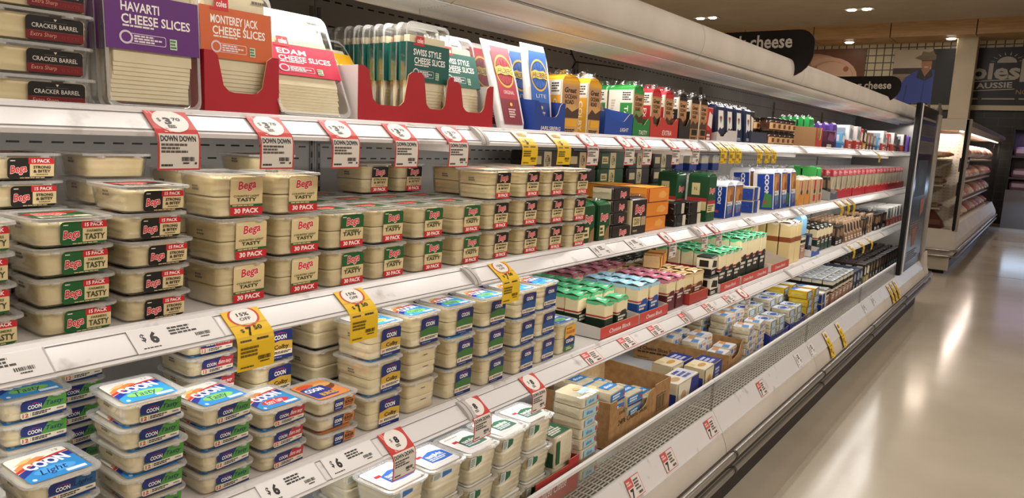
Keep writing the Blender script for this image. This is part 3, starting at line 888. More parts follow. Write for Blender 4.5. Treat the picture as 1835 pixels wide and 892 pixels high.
P_15G = tub('cheese_tub', 'cheese tub', 0.116, 0.13, 0.048, lidb(GREEN, 'C22A2A'), lab15(GREEN, 'TASTY', '33421F'), (-0.022, 0.050, 0.002, 0.040), CH_Y, 5)
P_15B = tub('cheese_tub', 'cheese tub', 0.116, 0.13, 0.048, lidb(BLACK, 'C22A2A'), lab15(BLACK, 'STRONG', '2A2118', '& BITEY'), (-0.024, 0.048, 0.002, 0.038), CH_Y, 5)
P_15B['category'] = P_15G['category'] = 'cheese tub'
P_30L = tub('cheese_tub', 'cheese tub', 0.112, 0.128, 0.0862, None, lab30('DCC894', [('COUNTRY LIGHT', 0.05, 0.8, '6B6A3A'), ('TASTY', 0.085, 0.62, '3A4422')], '2C5A2C'), (-0.020, 0.050, 0.004, 0.078), CH_Y, 6, True)
P_30G = tub('cheese_tub', 'cheese tub', 0.112, 0.128, 0.0862, lidb(GREEN, 'C22A2A'), lab30(GREEN, [('FARMERS', 0.055, 0.6, '56603A'), ('TASTY', 0.115, 0.82, '3A4422')]), (-0.016, 0.048, 0.003, 0.076), CH_Y, 6, True)
P_30B = tub('cheese_tub', 'cheese tub', 0.112, 0.128, 0.0862, [('rr', 0.06, 0.08, 0.94, 0.92, 'D8C8A8', 0.008), ('p', [(0.1, 0.5), (0.9, 0.62), (0.9, 0.9), (0.1, 0.9)], 'D8907A')],
            lab30(BLACK, [('STRONG', 0.075, 0.78, '2A2118'), ('& BITEY', 0.075, 0.74, '2A2118'), ('VINTAGE', 0.035, 0.5, '7A6B50')]), (-0.018, 0.044, 0.003, 0.076), CH_Y, 8, True)
P_PLAIN = tub('cheese_tub', 'cheese tub', 0.118, 0.13, 0.048, None, None, None, CH_Y, 5)
# the blue-lidded tubs
NAVY = '1B2A66'
def coon_lid(word, bot, wcol, food='D98A4A'):
    return [('rr', 0, 0, 1, 1, 'EFEBE4', 0.010), ('p', [(0.02, 0.60), (0.20, 0.76), (0.50, 0.85), (0.62, 0.80), (0.40, 0.66), (0.02, 0.52)], food), ('p', [(0.05, 0.70), (0.25, 0.84), (0.45, 0.88), (0.30, 0.74)], 'E8C27C'),
            ('p', [(0.0, 0.50), (0.2, 0.60), (0.5, 0.74), (0.8, 0.80), (1.0, 0.82), (1.0, 0.78), (0.5, 0.68), (0.0, 0.42)], 'C4322E'),
            ('p', [(0.0, 0.02), (0.02, 0.0), (0.98, 0.0), (1.0, 0.02), (1.0, 0.76), (0.8, 0.74), (0.5, 0.66), (0.2, 0.52), (0.0, 0.40)], bot),
            ('p', [(0.0, 0.22), (0.3, 0.44), (0.7, 0.56), (1.0, 0.60), (1.0, 0.76), (0.8, 0.74), (0.5, 0.66), (0.2, 0.52), (0.0, 0.40)], '23338C'),
            ('t', 'COON', 0.52, 0.57, 0.22, 0.74, 'FBFAF6', {'b': 0.05, 'a': 0.16}), ('e', 0.52, 0.27, 0.34, 0.13, wcol), ('t', word, 0.50, 0.27, 0.17, 0.44, '16306E' if wcol != 'C6303A' else 'F6EEE6', {'b': 0.01, 'i': 0.3, 'a': 0.1}),
            ('r', 0.62, 0.05, 0.95, 0.14, 'DDE4EC'), ('e', 0.10, 0.08, 0.035, 0.04, 'D8E2EE'), ('t', '12', 0.84, 0.90, 0.06, 0.1, '8A8A8A')]
def coon12(word, wc, ital=0.3):
    return [('rr', 0, 0, 1, 1, 'E3D9C2', 0.006), ('rr', 0, 0.36, 1, 1, NAVY, 0.008), ('r', 0, 0.36, 1, 0.5, NAVY), ('p', [(0.0, 0.36), (0.0, 0.46), (0.26, 0.36)], wc), ('p', [(0.42, 0.36), (0.60, 1.0), (0.97, 1.0), (1.0, 0.93), (1.0, 0.36)], wc), ('t', 'COON', 0.30, 0.60, 0.20, 0.30, 'E8E4DC', {'b': 0.03}),
            ('p', [(0.15, 0.76), (0.3, 0.82), (0.45, 0.76), (0.3, 0.79)], 'C23A3A'), ('t', word, 0.73, 0.66, 0.24, 0.40, '10284E' if wc not in ('A83038',) else 'F0E2DA', {'b': 0.01, 'i': ital}),
            ('t', '12', 0.10, 0.21, 0.20, 0.13, 'B5402C', {'b': 0.03}), ('r', 0.20, 0.12, 0.207, 0.32, '6B6154'), ('l', 0.24, 0.12, 0.72, 0.32, 2, '3E3A34'), ('l', 0.78, 0.2, 0.95, 0.28, 1, '3E3A34'), ('p', [(0.0, 0.0), (1.0, 0.0), (1.0, 0.12), (0.5, 0.06), (0.0, 0.04)], NAVY)]
def coon24(mid, word=None):
    it = [('rr', 0, 0, 1, 1, 'E3D9C2', 0.006), ('rr', 0, 0.42, 1, 1, NAVY, 0.007), ('p', [(0, 0.30), (0.5, 0.32), (1, 0.30), (1, 0.58), (0.5, 0.64), (0, 0.54)], mid), ('p', [(0.2, 0.86), (0.5, 0.92), (0.8, 0.86), (0.5, 0.89)], 'B03038'),
          ('t', 'COON', 0.5, 0.75, 0.14, 0.5, 'E8E4DC', {'b': 0.04}), ('t', '24', 0.11, 0.22, 0.08, 0.14, 'B5402C', {'b': 0.03}), ('l', 0.24, 0.18, 0.95, 0.27, 2, '3E3A34'), ('r', 0, 0, 1, 0.13, NAVY), ('l', 0.1, 0.04, 0.8, 0.09, 1, '8A93C0')]
    if word:
        it.insert(5, ('t', word, 0.55, 0.42, 0.13, 0.6, '2B2416', {'b': 0.03}))
    return it
BL = '2F86C8'
G_ = '6BAA45'
P_CT = tub('cheese_tub', 'cheese tub', 0.112, 0.138, 0.046, coon_lid('Tasty', BL, '7CC05A'), coon12('Tasty', '4C8A3A'), (-0.026, 0.048, 0.002, 0.037), CH_P, 5)
P_CL = tub('cheese_tub', 'cheese tub', 0.112, 0.138, 0.046, coon_lid('Light', BL, '4E9EDC'), coon12('Light', '24507A'), (-0.026, 0.048, 0.002, 0.037), CH_P, 5)
P_CX = tub('cheese_tub', 'cheese tub', 0.112, 0.138, 0.046, coon_lid('Extra Tasty', BL, 'C6303A'), coon12('Extra tasty', 'A83038'), (-0.026, 0.048, 0.002, 0.036), CH_P, 5)
P_BU = tub('cheese_tub', 'cheese tub', 0.110, 0.130, 0.041, [('rr', 0, 0, 1, 1, 'D98A50', 0.010), ('e', 0.72, 0.62, 0.28, 0.22, '7A3F22'), ('e', 0.74, 0.72, 0.26, 0.12, 'D9A860'), ('e', 0.3, 0.82, 0.25, 0.12, 'C4502E'), ('rr', 0.04, 0.1, 0.72, 0.72, '24348C', 0.006), ('t', 'COON', 0.34, 0.55, 0.16, 0.5, 'F6F2EA', {'b': 0.05}), ('t', 'BURGER', 0.52, 0.24, 0.16, 0.5, 'D9A430', {'b': 0.04}), ('p', [(0.04, 0.62), (0.4, 0.74), (0.7, 0.72), (0.4, 0.69)], '3E9AD0')],
           [('rr', 0, 0, 0.45, 1, NAVY, 0.003), ('rr', 0.47, 0.12, 1, 0.92, 'C9793E', 0.003), ('t', 'COON', 0.225, 0.5, 0.26, 0.36, 'E8E4DC', {'b': 0.05}), ('p', [(0.04, 0.8), (0.22, 0.88), (0.42, 0.8), (0.22, 0.84)], '4E9EDC'), ('l', 0.06, 0.12, 0.4, 0.26, 1, '9AA4D0'), ('t', 'BURGER', 0.735, 0.5, 0.26, 0.42, '3A2416', {'b': 0.03}), ('l', 0.55, 0.7, 0.9, 0.8, 1, '3A2416'), ('l', 0.55, 0.2, 0.9, 0.3, 1, '3A2416')], (-0.012, 0.048, 0.004, 0.033), CH_P, 4)
P_CC = tub('cheese_tub', 'cheese tub', 0.112, 0.13, 0.0884, coon_lid('Colby', BL, 'E2C24A'), coon24('C9A13C', 'Colby'), (-0.016, 0.050, 0.003, 0.074), CH_P, 6, True)
P_CG = tub('cheese_tub', 'cheese tub', 0.112, 0.13, 0.0884, coon_lid('Tasty', BL, '7CC05A'), coon24('3F6E36'), (-0.016, 0.050, 0.003, 0.074), CH_P, 6, True)
P_CB = tub('cheese_tub', 'cheese tub', 0.112, 0.13, 0.0884, coon_lid('Light', BL, '4E9EDC'), coon24('1F4C86'), (-0.016, 0.050, 0.003, 0.074), CH_P, 6, True)
P_CN = tub('cheese_tub', 'cheese tub', 0.112, 0.13, 0.0884, None, [('l', 0.3, 0.8, 0.6, 0.86, 1, '4A4034'), ('l', 0.3, 0.3, 0.6, 0.36, 1, '4A4034')], (-0.03, 0.05, 0.01, 0.075), CH_P, 6, True)
P_CY = tub('cheese_tub', 'cheese tub', 0.112, 0.13, 0.112, coon_lid('Tasty', '3A62B0', '7CC05A'), [('rr', 0, 0, 1, 1, '3F6E36', 0.006), ('rr', 0, 0.5, 1, 1, 'D9A63C', 0.006), ('p', [(0, 0.42), (0.1, 0.52), (0.5, 0.6), (0.9, 0.52), (1, 0.42), (1, 0.22), (0, 0.22)], NAVY), ('t', 'COON', 0.5, 0.40, 0.12, 0.7, 'E8E4DC', {'b': 0.05}), ('t', '36 SLICES', 0.5, 0.74, 0.10, 0.8, 'C0441E', {'b': 0.04}), ('l', 0.1, 0.85, 0.9, 0.93, 1, 'C0441E'), ('l', 0.2, 0.06, 0.8, 0.18, 2, 'D9D2B8')], (-0.016, 0.050, 0.004, 0.096), CH_P, 8, True)
P_NS = tub('cheese_tub', 'cheese tub', 0.112, 0.13, 0.0884, [('r', 0, 0, 1, 1, '1B1815'), ('t', 'NESS', 0.5, 0.3, 0.26, 0.7, 'D8D2C4', {'b': 0.04})], None, None, CH_P, 6, True)
# supermarket brand tubs in the well
def coles_lid(c):
    return [('rr', 0, 0, 1, 1, 'F2F1EE', 0.010), ('p', [(0.28, 0.14), (0.98, 0.14), (0.98, 0.60), (0.85, 0.68), (0.62, 0.72), (0.28, 0.60)], c), ('r', 0.16, 0.60, 0.34, 0.70, 'C6282E'), ('t', 'tasty', 0.50, 0.52, 0.14, 0.30, 'F2F1EE', {'b': 0.03}), ('t', 'light' if c != '1F6644' else 'slices', 0.74, 0.52, 0.14, 0.26, 'F2F1EE', {'b': 0.03}),
            ('l', 0.34, 0.28, 0.92, 0.42, 2, 'D4DDEA'), ('p', [(0.28, 0.14), (0.98, 0.14), (0.98, 0.22), (0.6, 0.2), (0.28, 0.24)], 'F2F1EE'), ('l', 0.1, 0.86, 0.7, 0.9, 1, '8E9094')]
def coles_lab(c):
    return [('r', 0, 0.45, 0.5, 1, 'D8DBD6'), ('l', 0.04, 0.5, 0.46, 0.95, 5, '5A7A5E'), ('e', 0.62, 0.75, 0.09, 0.16, 'C6282E'), ('p', [(0.5, 0.45), (1.0, 0.6), (1.0, 0.9), (0.5, 1.0)], c)]
P_KB = tub('cheese_tub', 'cheese tub', 0.128, 0.135, 0.0982, coles_lid('2A62B8'), coles_lab('3A6FB4'), (-0.060, 0.010, 0.055, 0.085), CH_W, 6, True, None, 0.86, False)
P_KG = tub('cheese_tub', 'cheese tub', 0.128, 0.135, 0.0982, coles_lid('1F6644'), coles_lab('1F6644'), (-0.060, -0.012, 0.03, 0.085), CH_W, 6, True, None, 0.86, False)
# black and crimson label tubs on the top shelf
P_CK = tub('cheese_tub', 'cheese tub', 0.165, 0.12, 0.0485, None,
           [('rr', 0, 0, 1, 1, '14100E', 0.006), ('r', 0, 0.06, 1, 0.42, '6E1518'), ('t', 'CRACKER BARREL', 0.5, 0.62, 0.17, 0.80, 'D8D0C2', {'b': 0.005}), ('r', 0.3, 0.78, 0.7, 0.785, 'A89F90'), ('p', [(0.47, 0.92), (0.53, 0.92), (0.5, 0.82)], 'C8BEAE'),
            ('t', 'Extra Sharp', 0.30, 0.27, 0.16, 0.44, 'D99A86', {'b': -0.004, 'i': 0.15}), ('t', '12 SLICES', 0.76, 0.22, 0.12, 0.30, '9A3A34'), ('r', 0.06, 0.40, 0.94, 0.41, '8E5A4E'), ('r', 0.4, 0.95, 0.6, 1.06, '3A2420')], (-0.012, 0.068, 0.001, 0.038), CH_Y, 5, False, None, 0.95)

# ---- stand-up slice packs
def slice_pack(name, band, title, title2, w_=0.158, h=0.235, d_=0.024, cheese=CH_W, tab=True, zb=0.115, zt=0.212, ct=0.88):
    r = empty(name)
    r['category'] = 'cheese pack'
    b = MB()
    def ring(s_, x):
        return [(x, p[0] * s_, h / 2 + p[1] * s_) for p in rr(0, 0, w_, h, 0.018, 0)]
    b.grid([ring(0.94, -d_), ring(1.0, -d_ * 0.75), ring(1.0, -0.001)], CLEAR, True, True, True)
    b.grid([ring(1.0, -0.001), ring(1.02, -0.0005), ring(1.02, 0.0007), ring(0.95, 0.0009)], RIM, False, True)
    b.grid([ring(0.95, 0.0009), ring(0.5, 0.0012)], CLEAR, False, True, False, True)
    b.build('tray', r)
    b = MB()
    iw = w_ * 0.42
    n = 9
    b.box(-d_ * 0.8, -d_ * 0.12, -iw, iw, zb - 0.02, h * ct, cheese)
    for i in range(n):                                        # stepped fan of slices below the band
        z0 = 0.012 + (zb - 0.02 - 0.012) * i / n
        b.box(-d_ * 0.8, -d_ * 0.12 - 0.0018 * (n - i), -iw + J(0.002), iw + J(0.002), z0, zb + 0.01, cheese)
    b.build('cheese_slices', r)
    b = MB()
    dk = '1A0E0A'
    it = [('r', 0, 0, 1, 1, band), ('t', title, 0.47 if len(title) > 8 else 0.36, 0.76, 0.155, 0.66 if len(title) > 8 else 0.40, 'F4EEE6', {'b': 0.02}),
          ('t', title2, 0.53, 0.545, 0.155, 0.74, 'F4EEE6', {'b': 0.02}), ('l', 0.17, 0.40, 0.55, 0.45, 1, 'EADFD6'), ('rr', 0.17, 0.12, 0.62, 0.30, 'E6D8DA', 0.003), ('rr', 0.175, 0.13, 0.615, 0.29, band, 0.003), ('e', 0.20, 0.22, 0.07, 0.12, 'D8C8D0'), ('e', 0.20, 0.22, 0.05, 0.085, band),
          ('l', 0.28, 0.14, 0.6, 0.28, 3, 'E6D8DA'), ('r', 0.66, 0.09, 0.74, 0.28, 'C9DCC0'), ('l', 0.665, 0.1, 0.735, 0.27, 3, '3E6E3A')]
    design(b, it, lambda u, v: (0.0014, -w_ / 2 + w_ * u, zb + (zt - zb) * v), lambda u, v: (1, 0, 0), w_, zt - zb)
    for s_ in (-1, 1):
        b.face([(0.0014, s_ * w_ / 2, zb), (0.0014, s_ * w_ / 2, zt), (-d_, s_ * w_ * 0.497, zt), (-d_, s_ * w_ * 0.497, zb)], band)
    b.build('band', r)
    if tab:
        b = MB()
        print_flat(b, [('r', 0, 0, 1, 1, 'C6282E'), ('t', 'coles', 0.5, 0.5, 0.55, 0.75, 'F4EEE6', {'b': 0.02}), ('r', -0.35, -0.12, 1.0, 0.10, 'C6282E')], (0.0018, -w_ * 0.30, zt - 0.004), (0, 1, 0), (0, 0, 1), 0.028, 0.020)
        b.build('brand_tab', r)
    b = MB(); print_flat(b, [('l', 0, 0, 1, 1, 1, '6B6154')], (0.0016, w_ * 0.22, h - 0.02), (0, 1, 0), (0, 0, 1), 0.03, 0.008); b.build('weight_print', r)
    return r
P_HAV = slice_pack('cheese_slice_pack', '5E2272', 'HAVARTI', 'CHEESE SLICES', 0.162, 0.25, 0.03, CH_W, True, 0.095, 0.187, 0.95)
P_MON = slice_pack('cheese_slice_pack', 'CC602A', 'MONTEREY JACK', 'CHEESE SLICES', 0.15, 0.225, 0.026, CH_W, True, 0.098, 0.19, 0.97)
P_EDA = slice_pack('cheese_slice_pack', 'B81F3C', 'EDAM', 'CHEESE SLICES', 0.185, 0.23, 0.026, CH_W, True, 0.085, 0.155, 0.74)
P_SWI = slice_pack('cheese_slice_pack', '12554A', 'SWISS STYLE', 'CHEESE SLICES', 0.152, 0.236, 0.026, CH_W, True, 0.10, 0.19)
P_GOU = slice_pack('cheese_slice_pack', 'D9A21E', 'GOUDA', 'CHEESE SLICES', 0.15, 0.22, 0.022, CH_W, True, 0.09, 0.18)
P_RSL = slice_pack('cheese_slice_pack', 'B8283A', 'CHEESE', 'SLICES', 0.15, 0.21, 0.02, CH_W, False, 0.16, 0.205)

# ---- shelf-ready cartons with a cut-out front
def carton(name, cat, w_, d_, hs, fronts, col, inner=CARDI, back=0.0, text=None, side=None, tcol='F0E4DC', low=0.0, slope=True):
    """tray open at the top. fronts = list of (width share, rim height, dip height) cut-outs; hs = height at the back"""
    r = empty(name)
    r['category'] = cat
    t = 0.0022
    b = MB(); b.box(-d_, 0, -w_ / 2, w_ / 2, 0.0005, 0.003, inner); b.build('base', r)
    b = MB()                                                  # front panel as an outline with dips
    pts = [(-w_ / 2, 0.0)]
    y = -w_ / 2
    tops = []
    for sh, rim, dip in fronts:
        ww = w_ * sh
        if dip >= rim:
            tops += [(y, rim), (y + ww, rim)]
        else:
            tops += [(y, rim), (y + ww * 0.10, rim), (y + ww * 0.17, rim - 0.008), (y + ww * 0.24, dip + 0.012), (y + ww * 0.31, dip + 0.002), (y + ww * 0.38, dip), (y + ww * 0.62, dip), (y + ww * 0.69, dip + 0.002), (y + ww * 0.76, dip + 0.012), (y + ww * 0.83, rim - 0.008), (y + ww * 0.90, rim), (y + ww, rim)]
        y += ww
    for (ya, za), (yb, zb_) in zip(tops, tops[1:]):
        if yb - ya < 1e-6: continue
        b.face([(0, ya, 0), (0, yb, 0), (0, yb, zb_), (0, ya, za)], col)
        b.face([(-t, yb, 0), (-t, ya, 0), (-t, ya, za), (-t, yb, zb_)], inner)
        b.face([(0, ya, za), (0, yb, zb_), (-t, yb, zb_), (-t, ya, za)], CARDI)
    b.build('front_panel', r)
    zl, zr = tops[0][1], tops[-1][1]
    for sgn, zf in ((-1, zl), (1, zr)):
        b = MB()
        yy0, yy1 = (-w_ / 2, -w_ / 2 + t) if sgn < 0 else (w_ / 2 - t, w_ / 2)
        prof = [(0, 0.0), (0, zf), (-d_ * 0.35, zf + (hs - zf) * 0.25), (-d_, hs), (-d_, 0.0)] if slope else [(0, 0), (0, zf), (-d_, hs), (-d_, 0)]
        b.face([(x, yy0, z) for x, z in reversed(prof)], side or col)
        b.face([(x, yy1, z) for x, z in prof], side or col)
        for (xa, za), (xb, zb_) in zip(prof[1:-1], prof[2:-1]):
            b.face([(xa, yy0, za), (xa, yy1, za), (xb, yy1, zb_), (xb, yy0, zb_)], CARDI)
        b.build('side_panel', r)
    b = MB(); b.box(-d_, -d_ + t, -w_ / 2, w_ / 2, 0, hs, inner); b.build('back_panel', r)
    if text:
        b = MB()
        print_flat(b, [('t', s, cx, cy, hh, ww, tcol, {'b': 0.01, 'i': 0.2}) for s, cx, cy, hh, ww in text], (0.0004, -w_ / 2, 0), (0, 1, 0), (0, 0, 1), w_, max(f[2] for f in fronts))
        b.build('lettering', r)
    return r

# ---- upright flow-wrapped blocks with a gathered top
def bag_block(name, cat, w_, d_, h, front, side, top, fin=CRINKLE, body='E8DFC8', back=None, finh=0.03, plain_top=False):
    r = empty(name)
    r['category'] = cat
    hb = h - finh
    b = MB()
    c = 0.005
    b.grid([rr(0, 0, d_ - 2 * c, w_ - 2 * c, 0.006, 0.0005), rr(0, 0, d_, w_, 0.006, c), rr(0, 0, d_ + 0.002, w_ + 0.002, 0.007, hb * 0.5), rr(0, 0, d_, w_, 0.006, hb - c)], body, False, True, True, True)
    b.build('body', r)
    b = MB()
    rows = [rr(0, 0, d_, w_, 0.006, hb - c)]
    g = random.Random(len(name) + int(w_ * 1e4) + len(str(top)))
    for t, s_ in ((0.12, 0.84), (0.3, 0.5), (0.45, 0.16)):
        rows.append([(p[0] * (s_ if w_ > d_ else 1.0 * (0.96 + g.uniform(-.05, .05))), p[1] * ((0.97 + g.uniform(-.04, .04)) if w_ > d_ else s_), hb + finh * t + g.uniform(-0.003, 0.003)) for p in rr(0, 0, d_, w_, 0.006, 0)])
    b.grid(rows, top, False, True, False, True)
    b.build('gathered_top', r)
    b = MB()
    n = 9
    rows2 = []
    for q in (0, 1):
        row = []
        for i in range(n):
            t = -0.5 + i / (n - 1)
            zz = hb + finh * (0.36 if q == 0 else 1.0) + (g.uniform(-0.4, 0.3) * finh * abs(math.cos(i * 1.3)) if q else 0)
            off = g.uniform(-0.003, 0.003)
            row.append((off, t * w_, zz) if w_ > d_ else (t * d_, off, zz))
        rows2.append(row)
    b.grid(rows2, fin, False)
    b.build('crimped_fin', r)
    b = MB()
    zt = hb - c
    if front: design(b, front, lambda u, v: (d_ / 2 + 0.0012, -w_ / 2 + 0.003 + (w_ - 0.006) * u, 0.003 + (zt - 0.003) * v), lambda u, v: (1, 0, 0), w_, zt)
    if side: print_flat(b, side, (-d_ / 2 + 0.003, -w_ / 2 - 0.0012, 0.003), (1, 0, 0), (0, 0, 1), d_ - 0.006, zt - 0.003)
    b.build('print', r)
    return r
def gor(c, pic, word):
    fr = [('r', 0, 0, 1, 1, pic), ('p', [(0, 0.55), (0.5, 0.62), (1, 0.5), (1, 0.9), (0, 0.9)], 'B98A5C'), ('p', [(0, 0.38), (0.3, 0.5), (0.6, 0.42), (1, 0.5), (1, 0.3), (0, 0.3)], '4A3524'), ('r', 0.0, 0.93, 1, 1, c),
          ('t', 'Great', 0.46, 0.82, 0.09, 0.7, '2A1C12', {'b': 0.03, 'i': 0.2}), ('t', 'OCEAN', 0.48, 0.70, 0.075, 0.7, '2A1C12', {'b': 0.02}), ('t', 'ROAD', 0.42, 0.60, 0.075, 0.5, '2A1C12', {'b': 0.02}), ('r', 0.2, 0.14, 0.9, 0.28, c), ('l', 0.1, 0.03, 0.9, 0.1, 2, '2A1C12')]
    sd = [('r', 0, 0, 1, 1, 'EDE6DA'), ('r', 0.5, 0, 1, 0.72, c), ('t', word, 0.76, 0.36, 0.26, 0.6, 'F6F0E2', {'b': 0.02, 'a': -PI / 2}), ('r', 0.55, 0.76, 0.97, 0.97, 'F3EEE4'), ('l', 0.58, 0.77, 0.95, 0.96, 4, '2A2018'), ('l', 0.12, 0.1, 0.3, 0.8, 12, 'C8BDA8')]
    # vertical word: text item sizes are shares of the panel, turned upright
    sd[2] = ('t', word, 0.76, 0.36, 0.085, 1.0, 'F6F0E2', {'b': 0.02, 'a': -PI / 2})
    return fr, sd
def gorbag(c, pic, word, top, w_=0.082, d_=0.105, h=0.205):
    fr, sd = gor(c, pic, word)
    return bag_block('cheese_block', 'cheese block', w_, d_, h, fr, sd, top)
P_GY = gorbag('E0A52E', 'C99A5E', 'COLBY', C('E0A52E', 0.25))
P_GG = gorbag('2F8A3C', '7C8A4E', 'TASTY', C('2F8A3C', 0.25))
P_GR = gorbag('C02832', 'B07A52', 'EXTRA', C('C02832', 0.25))
P_GB = gorbag('1C1714', 'A8764A', 'VINTAGE', C('2A2420', 0.22))
P_NV = bag_block('cheese_block', 'cheese block', 0.10, 0.05, 0.185, [('r', 0, 0, 1, 1, '1C2744'), ('p', [(0.2, 0.9), (0.8, 0.9), (0.85, 0.3), (0.5, 0.2), (0.15, 0.3)], 'E8E4DC'), ('p', [(0.36, 0.74), (0.64, 0.74), (0.64, 0.62), (0.5, 0.52), (0.36, 0.62)], '7A8A8A'), ('r', 0.34, 0.66, 0.66, 0.72, 'B04038'), ('p', [(0.15, 0.3), (0.4, 0.42), (0.55, 0.36), (0.85, 0.42), (0.85, 0.28), (0.5, 0.2)], '1C2744'), ('l', 0.2, 0.05, 0.8, 0.15, 2, 'A8B0C8')], [('r', 0, 0, 1, 1, '1C2744')], C('1C2744', 0.25), CRINKLE, '1C2744', None, 0.02)
P_BEG = bag_block('cheese_block', 'cheese block', 0.082, 0.075, 0.15, [('r', 0, 0, 1, 1, '174424'), ('r', 0.1, 0.12, 0.55, 0.42, 'DCCB96'), ('l', 0.14, 0.16, 0.5, 0.38, 2, '2E3A1E'), ('p', [(0.5, 0.0), (1, 0.0), (1, 0.4), (0.7, 0.3)], '8A6A44')] + bega(0.5, 0.68, 0.74, 0.2), [('r', 0, 0, 1, 1, '174424'), ('r', 0.1, 0.3, 0.5, 0.5, 'DCCB96')], C('1F5A34', 0.25), CRINKLE, '174424', None, 0.018)
P_BEB = bag_block('cheese_block', 'cheese block', 0.125, 0.07, 0.15, [('r', 0, 0, 1, 1, '261C17'), ('r', 0.08, 0.24, 0.6, 0.5, 'DCCB96'), ('t', 'STRONG', 0.34, 0.42, 0.08, 0.4, '2A2118', {'b': 0.03}), ('t', '& BITEY', 0.34, 0.32, 0.08, 0.4, '2A2118', {'b': 0.03}), ('r', 0.64, 0.24, 0.96, 0.5, 'B09A78'), ('l', 0.1, 0.06, 0.5, 0.14, 1, 'A89878')] + bega(0.52, 0.76, 0.66, 0.24), [('r', 0, 0, 1, 1, 'D9C89E')], C('261C17', 0.25), CRINKLE, 'D9C89E', None, 0.012)
def kilo(c, band, w_=0.10, d_=0.10, h=0.235):
    fr = [('r', 0, 0, 1, 1, c), ('r', 0.0, 0.38, 1, 0.46, 'B03038'), ('r', 0.0, 0.2, 1, 0.38, 'DCCB96'), ('l', 0.1, 0.22, 0.9, 0.36, 3, '2E3A1E')] + bega(0.5, 0.70, 0.7, 0.12)
    sd = [('r', 0, 0, 1, 1, c), ('r', 0.2, 0.58, 0.62, 0.85, 'DCCB96'), ('t', 'N', 0.4, 0.72, 0.08, 0.14, '3A4422'), ('r', 0.0, 0.44, 1, 0.52, 'B8303A'), ('r', 0.0, 0.24, 1, 0.44, 'DCCB96'), ('l', 0.06, 0.26, 0.7, 0.42, 6, '2E3A1E')]
    return bag_block('cheese_block', 'cheese block', w_, d_, h, fr, sd, C(c, 0.25), CRINKLE, c, None, 0.022)
P_KILO = kilo('1D4A2A', None)
def coonbag(tall=False):
    fr = [('r', 0, 0, 1, 1, '223A86'), ('r', 0, 0.48, 1, 0.97, 'A8703A'), ('e', 0.35, 0.72, 0.3, 0.18, 'C48A4E'), ('e', 0.7, 0.62, 0.25, 0.12, '8A5428'), ('t', 'COON', 0.5, 0.44, 0.12, 0.84, 'EDEAE4', {'b': 0.06}), ('p', [(0.1, 0.36), (0.9, 0.36), (0.8, 0.16), (0.3, 0.1)], '5E7FA8'), ('e', 0.6, 0.2, 0.15, 0.05, 'A04040')]
    sd = [('r', 0, 0, 1, 1, 'ECE8DE'), ('r', 0.2, 0, 1.0, 0.97, '1C3F9C'), ('t', 'COON', 0.68, 0.66, 0.10, 1.1, 'EDEAE4', {'b': 0.05, 'a': -PI / 2}), ('p', [(0.45, 0.05), (0.95, 0.05), (0.95, 0.4), (0.6, 0.45)], '4E8A4A' if tall else '1C3F9C'), ('e', 0.6, 0.2, 0.1, 0.04, 'C04040')]
    return bag_block('cheese_block', 'cheese block', 0.10, 0.105 if not tall else 0.12, 0.20 if not tall else 0.25, fr, sd, C('E4E6EA', 0.2), CRINKLE, 'ECE8DE', None, 0.035)
P_COB = coonbag()
P_COT = coonbag(True)
P_ORB = bag_block('cheese_block', 'cheese block', 0.11, 0.075, 0.18, [('r', 0, 0, 1, 1, 'D08A3A'), ('r', 0, 0.45, 1, 1, 'C8A87C'), ('r', 0.4, 0.55, 0.6, 0.95, 'B83030'), ('e', 0.5, 0.5, 0.2, 0.1, '3A3A2E')], [('r', 0, 0, 1, 1, 'D9B070'), ('r', 0, 0, 1, 0.2, 'D08A3A')], C('E0D8CC', 0.25), CRINKLE, 'D9B070', None, 0.015)
P_RWB = bag_block('cheese_block', 'cheese block', 0.11, 0.075, 0.18, [('r', 0, 0, 1, 1, 'C8B08A'), ('r', 0.3, 0.5, 0.7, 0.98, 'C23A34'), ('e', 0.5, 0.5, 0.22, 0.1, '3A3A2E'), ('r', 0.25, 0.08, 0.75, 0.36, 'C23A34')], [('r', 0, 0, 1, 1, 'D9B98A'), ('r', 0.4, 0.6, 0.7, 1, 'C23A34')], C('E0D8CC', 0.25), CRINKLE, 'D9B98A', None, 0.015)
P_GRN = bag_block('cheese_block', 'cheese block', 0.13, 0.10, 0.24, [('r', 0, 0, 1, 1, '3E5A3E'), ('r', 0.1, 0.05, 0.9, 0.3, '5E7A56'), ('r', 0.2, 0.4, 0.6, 0.6, '1E3020'), ('r', 0, 0.75, 1, 1, '2F9440')], [('r', 0, 0, 1, 1, '2F6E3A'), ('r', 0, 0.75, 1, 1, '3FA84E')], C('3FA84E', 0.25), C('3FA84E', 0.3), '2F6E3A', None, 0.012)
P_PUR = bag_block('cheese_pack', 'cheese pack', 0.10, 0.03, 0.19, [('r', 0, 0, 1, 1, '4E2A86'), ('e', 0.5, 0.6, 0.3, 0.2, 'A87A9A'), ('r', 0.1, 0.1, 0.9, 0.3, '2E1A56')], [('r', 0, 0, 1, 1, '5E3A9A')], C('6A46A8', 0.25), CRINKLE, '4E2A86', None, 0.02)
P_GPK = bag_block('cheese_pack', 'cheese pack', 0.11, 0.035, 0.2, [('r', 0, 0, 1, 1, '1F7A3A'), ('e', 0.5, 0.35, 0.3, 0.15, 'C08A5A'), ('r', 0.1, 0.6, 0.9, 0.8, '2FA04E')], [('r', 0, 0, 1, 1, '2A9446')], C('2A9446', 0.25), CRINKLE, '1F7A3A', None, 0.022)

